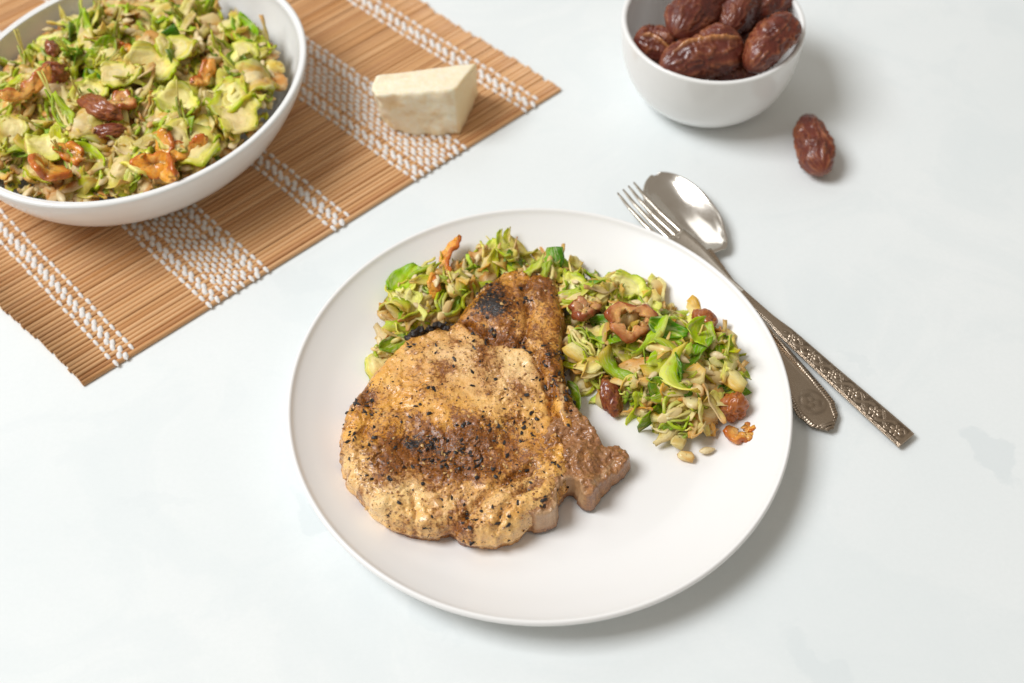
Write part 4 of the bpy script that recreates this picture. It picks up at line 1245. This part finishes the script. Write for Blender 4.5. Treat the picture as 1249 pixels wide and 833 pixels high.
def place(name, gen, p, z, rot, mat, label=None, cat=None, group=None, parent=None, scale=1.0):
    V, fs, C = gen
    me = make_mesh(name, V, fs, color=C)
    loc = P3(*p, z)
    if parent is not None: loc = loc - parent.location
    o = link(name, me, mat, parent, loc, rot); o.scale = (scale,) * 3
    if label and cat: tag(o, label, cat, group)
    elif label: o['label'] = label
    return o
D2 = math.radians
hz = lambda p, add: plate_z(*P(*p, .015)) + hplate(*P(*p, .02)) + add
# distinct pieces that belong to the plate's salad
place('sprout_slice', slice_(1101, L=.023, W=.0095, brown=.15), (695, 350), .0245, (D2(28), D2(-14), D2(-32)), M_SPROUT, parent=ps)
place('sprout_slice', slice_(1102, L=.017, W=.009, brown=.8), (603, 311), .018, (D2(35), D2(8), D2(15)), M_SPROUT, parent=ps)
place('sprout_slice', fan(1103, L=.029, n=8, spread=.40, brown=.15), (838, 496), .0245, (D2(34), D2(-8), D2(25)), M_SPROUT, parent=ps)
place('sprout_slice', slice_(1104, L=.022, W=.008, brown=.3), (768, 352), .0225, (D2(20), D2(18), D2(-30)), M_SPROUT, parent=ps)
place('sprout_leaf', leaf(1105, L=.018, W=.0088, tone=3, cup=.5), (852, 408), .0305, (D2(22), D2(8), D2(60)), M_SPROUT, parent=ps)
place('sprout_leaf', leaf(1106, L=.022, W=.0055, tone=1, cup=.5), (812, 402), .0315, (D2(15), D2(18), D2(-10)), M_SPROUT, parent=ps)
place('sprout_shred', shred(1118, L=.030, W=.0042, tone=2), (752, 458), .0215, (D2(60), D2(12), D2(-45)), M_SPROUT, parent=ps)
place('sprout_slice', fan(1108, L=.027, n=8, spread=.36, brown=.0), (553, 362), .0235, (D2(30), D2(-12), D2(60)), M_SPROUT, parent=ps)
place('sprout_shred', shred(1109, L=.030, W=.0032, tone=2), (750, 338), .0225, (D2(40), D2(-12), D2(-8)), M_SPROUT, parent=ps)
place('sprout_shred', shred(1117, L=.030, W=.0030, tone=1), (797, 415), .0335, (D2(30), D2(-12), D2(50)), M_SPROUT, parent=ps)
place('sprout_shred', shred(1111, L=.030, W=.0042, tone=1), (815, 436), .0325, (D2(30), D2(-6), D2(22)), M_SPROUT, parent=ps)
place('sprout_shred', shred(1112, L=.018, W=.0008, tone=2), (890, 431), .0170, (0, D2(14), D2(-22)), M_SPROUT, parent=ps)
place('sprout_leaf', leaf(1113, L=.022, W=.006, tone=1, cup=.3), (698, 487), .0115, (D2(30), 0, D2(-75)), M_SPROUT, parent=ps)
place('sprout_slice', fan(1114, L=.022, n=6, spread=.35, brown=.2), (712, 418), .0205, (D2(20), D2(8), D2(-50)), M_SPROUT, parent=ps)
place('sprout_slice', slice_(1116, L=.018, W=.008, brown=.1), (462, 438), .0125, (D2(12), D2(10), D2(100)), M_SPROUT, parent=ps)
# loose things lying on the plate, each its own
place('sprout_leaf', leaf(1120, L=.0225, W=.0098, tone=0, cup=.22), (496, 344), .0165, (D2(12), D2(-14), D2(55)), M_SPROUT, 'smooth oval green leaf lying flat on the plate at the end of the salad', 'leaf')
place('date_slice', date_disc(1201, R=.0138, wide_=.80, hue=.6, thick=.0052, inner=.50), (769, 391), .0335, (D2(20), D2(8), D2(12)), M_FLESH, 'pinkish brown date ring with an open middle on top of the plated salad', 'date slice')
place('date_slice', date_disc(1202, R=.0088, wide_=.75, hue=.75, fold=.5, thick=.0055), (712, 379), .0265, (0, D2(10), D2(30)), M_FLESH, 'rough pink brown date lump between the chop and the date ring', 'date slice')
place('date_slice', date_lump(1203, S=.0054, hue=.45, el=(1.2, .9, .7)), (860, 390), .0235, (0, 0, D2(-40)), M_FLESH, 'dark amber date bit behind the shiny pale leaf', 'date slice')
place('date_slice', date_lump(1204, S=.0072, hue=.25, el=(1.05, .95, .95)), (894, 497), .0155, (D2(10), 0, D2(70)), M_FLESH, 'glossy dark brown date lump at the outer edge of the plated salad', 'date slice')
place('date_slice', date_disc(1205, R=.0090, wide_=.9, hue=.2, thick=.0042, inner=.30, arc=4.5), (903, 526), .0118, (D2(8), D2(-8), D2(160)), M_FLESH, 'small orange date curl nearest the plate rim by the cutlery', 'date slice')
place('date_slice', date_strip(1206, L=.011, W=.0013, bow=.3, hue=.05, thick=.0012), (922, 521), .0125, (0, 0, D2(205)), M_FLESH, 'thin orange date sliver sticking out from the small curl', 'date slice')
place('date_slice', date_lump(1207, S=.0066, hue=.95, el=(.8, 1.35, .55)), (746, 487), .0135, (D2(30), 0, D2(15)), M_FLESH, 'dark purple brown date piece on the plate beside the bone', 'date slice')
place('date_slice', date_strip(1208, L=.033, W=.0040, bow=.75, twist=.5, hue=.1, thick=.0026), (546, 315), .0215, (D2(48), D2(0), D2(-102)), M_FLESH, 'long orange date strip standing at the far side of the chop', 'date slice')
place('date_slice', date_strip(1209, L=.017, W=.0030, bow=.3, hue=.1), (530, 352), .0245, (0, D2(30), D2(-70)), M_FLESH, 'narrow brown date sliver among shreds near the oval green leaf', 'date slice')
def stray_seed(p, z, rz, k, label):
    o = link('sunflower_seed', SEED[k], None, None, P3(*p, z), (D2(8), 0, D2(rz)))
    return tag(o, label, 'seed')
stray_seed((868, 525), .0105, 12, 0, 'sunflower seed against the lower edge of the plated salad beside the nut piece')
stray_seed((863, 549), .0095, 10, 1, 'sunflower seed lying alone on the plate nearest the viewer')
stray_seed((555, 322), .0185, 62, 2, 'sunflower seed stuck to the long orange date strip')
stray_seed((783, 342), .0185, -8, 3, 'sunflower seed on the far edge of the plated salad')
q = place('sprout_chunk', chunk(1301, S=.0042), (828, 537), .0110, (0, D2(15), D2(70)), M_SPROUT, 'pale cut sprout stalk beside the loose seeds', 'sprout piece')
q = place('sprout_chunk', chunk(1302, S=.0030), (837, 556), .0090, (0, 0, D2(-20)), M_SPROUT, 'tiny cream sprout crumb fallen furthest from the plated salad', 'sprout piece')

# --- salad in the big bowl
bs = empty('sprout_salad', (BC[0], BC[1], 0))
tag(bs, 'shaved sprout salad filling the large white bowl', 'salad')
def hb0(x, y):
    return 0.030
def inner_r(z):
    return .098
def oval(x, y):
    dx, dy = x - BC[0], y - BC[1]; c_, s_ = math.cos(BANG), math.sin(BANG)
    return math.hypot((dx * c_ + dy * s_) / (1 + BOV), (-dx * s_ + dy * c_) / (1 - BOV)) / BRAD
def hbowl(x, y):
    r = oval(x, y)
    base_ = .0570 - .0150 * r ** 2.4
    n_ = .0030 * math.sin(x * 95 + 1) * math.cos(y * 80) + .0026 * math.sin(x * 190 + y * 150)
    return base_ + n_ * min(1, 2 - 2 * r) - .030
def smp_bowl(rnd):
    while True:
        X_, Y_ = BC[0] + rnd.uniform(-1, 1) * .115, BC[1] + rnd.uniform(-1, 1) * .115
        if oval(X_, Y_) < .90 and oval(X_ + .006, Y_ + .010) < .88 and X_ > -.36: return X_, Y_
heap(bs, smp_bowl, hbowl, numnormal(hbowl, hb0), [('shred', 225), ('small', 70), ('leaf', 30), ('slice', 95), ('chunk', 80), ('seed', 80)], 1150, 9, hb0, tilt=.36, deep=.5, near_wall=lambda x, y: (oval(x, y) > .76) + (oval(x, y) > .86),
     avoid=lambda x, y, k: oval(x, y) > {'shred': .83, 'slice': .79, 'leaf': .77, 'chunk': .82}.get(k, .90))
bz = lambda p, add: .030 + hbowl(*P(*p, .06)) + add
for (p, L_, W_, br, rz, sd) in (((190, 82), .026, .011, .6, -12, 1), ((327, 90), .022, .011, .7, 30, 2), ((316, 142), .030, .0125, .05, 110, 3), ((258, 196), .023, .012, .25, 20, 4), ((95, 152), .022, .009, .7, -15, 5),
                                ((255, 158), .022, .009, .8, 35, 6), ((200, 118), .021, .009, .5, 40, 7), ((130, 236), .020, .011, .05, -20, 8), ((172, 206), .012, .009, .4, 60, 9), ((70, 105), .026, .006, .4, 25, 10), ((14, 152), .018, .009, .5, 80, 11), ((300, 60), .014, .008, .1, 60, 12), ((150, 90), .020, .009, .1, 10, 13), ((225, 130), .022, .010, .15, -30, 14), ((110, 112), .019, .009, .2, 60, 15), ((60, 175), .021, .009, .1, 20, 16), ((215, 60), .020, .009, .3, -20, 17), ((285, 115), .021, .010, .5, 15, 18), ((215, 165), .019, .009, .1, 80, 19)):
    L_ *= 1.15; W_ *= 1.1
    while oval(*P(*p, .055)) > .74: p = (p[0] + (185 - p[0]) * .06, p[1] + (120 - p[1]) * .06)
    place('sprout_slice', slice_(1400 + sd, L=L_, W=W_, brown=br), p, bz(p, .0075), (D2(10), D2(random.uniform(-10, 10)), D2(rz)), M_SPROUT, parent=bs)
GB = 'date slices in the salad bowl'
def bd(gen, p, add, rot, label):
    while oval(*P(*p, .055)) > .76: p = (p[0] + (185 - p[0]) * .05, p[1] + (120 - p[1]) * .05)
    place('date_slice', gen, p, bz(p, add), tuple(D2(a) for a in rot), M_FLESH, label, 'date slice', GB)
bd(date_strip(1501, L=.038, W=.0048, bow=.7, twist=.5, hue=.25, thick=.0032), (36, 108), .010, (35, 0, 45), 'curved red amber date strip by the bowl rim at the photo edge')
bd(date_lump(1502, S=.0075, hue=.85, el=(1, .8, .8)), (66, 88), .009, (0, 0, 20), 'shiny purple brown date lump on top of the curved strip')
bd(date_lump(1503, S=.0050, hue=.9, el=(.7, 1.2, .8)), (64, 60), .008, (0, 0, 20), 'small purple date bit at the far side of the shiny lump')
bd(date_lump(1504, S=.0075, hue=.7, el=(1.6, .8, .6)), (124, 131), .007, (0, 0, -35), 'long brown date piece in the middle of the salad bowl')
bd(date_disc(1505, R=.0085, wide_=.8, hue=.5, fold=.4, thick=.0045), (149, 125), .008, (0, 0, 10), 'round reddish date lump touching the long brown piece')
bd(date_lump(1506, S=.0060, hue=.95, el=(1.5, .6, .6)), (132, 161), .007, (0, 0, 5), 'dark purple date sliver nearer the viewer than the brown piece')
bd(date_strip(1507, L=.036, W=.0062, bow=.9, twist=1.2, hue=.12, thick=.0034), (203, 200), .010, (40, 10, -75), 'folded orange date strip near the front rim of the bowl')
bd(date_disc(1508, R=.0120, wide_=.62, hue=.0), (188, 229), .009, (32, 6, 14), 'bright orange date slice under the folded strip at the front rim')
bd(date_disc(1509, R=.0160, wide_=.70, hue=.12, fold=.55, thick=.0050), (50, 212), .012, (40, 30, 105), 'big glossy amber date half standing by the near rim')
bd(date_lump(1510, S=.0058, hue=.95, el=(1.4, .6, .6)), (238, 217), .006, (0, 0, 25), 'dark pink date sliver against the front rim of the bowl')
bd(date_strip(1511, L=.030, W=.0050, bow=.8, twist=.9, hue=.1, thick=.0032), (228, 186), .009, (30, 0, 20), 'amber date curl between two pale sprout slices near the front rim')
bd(date_disc(1512, R=.0095, wide_=.6, hue=.1, thick=.0034), (86, 186), .008, (25, 10, -30), 'flat orange date slice in the near half of the bowl')
bd(date_strip(1513, L=.024, W=.0040, bow=.6, twist=.5, hue=.2, thick=.003), (250, 92), .008, (20, 0, 70), 'reddish date strip in the far half of the salad bowl')
bd(date_strip(1514, L=.022, W=.0036, bow=.5, twist=.8, hue=.05, thick=.003), (160, 62), .008, (30, 0, -20), 'small orange date sliver near the far edge of the heap')
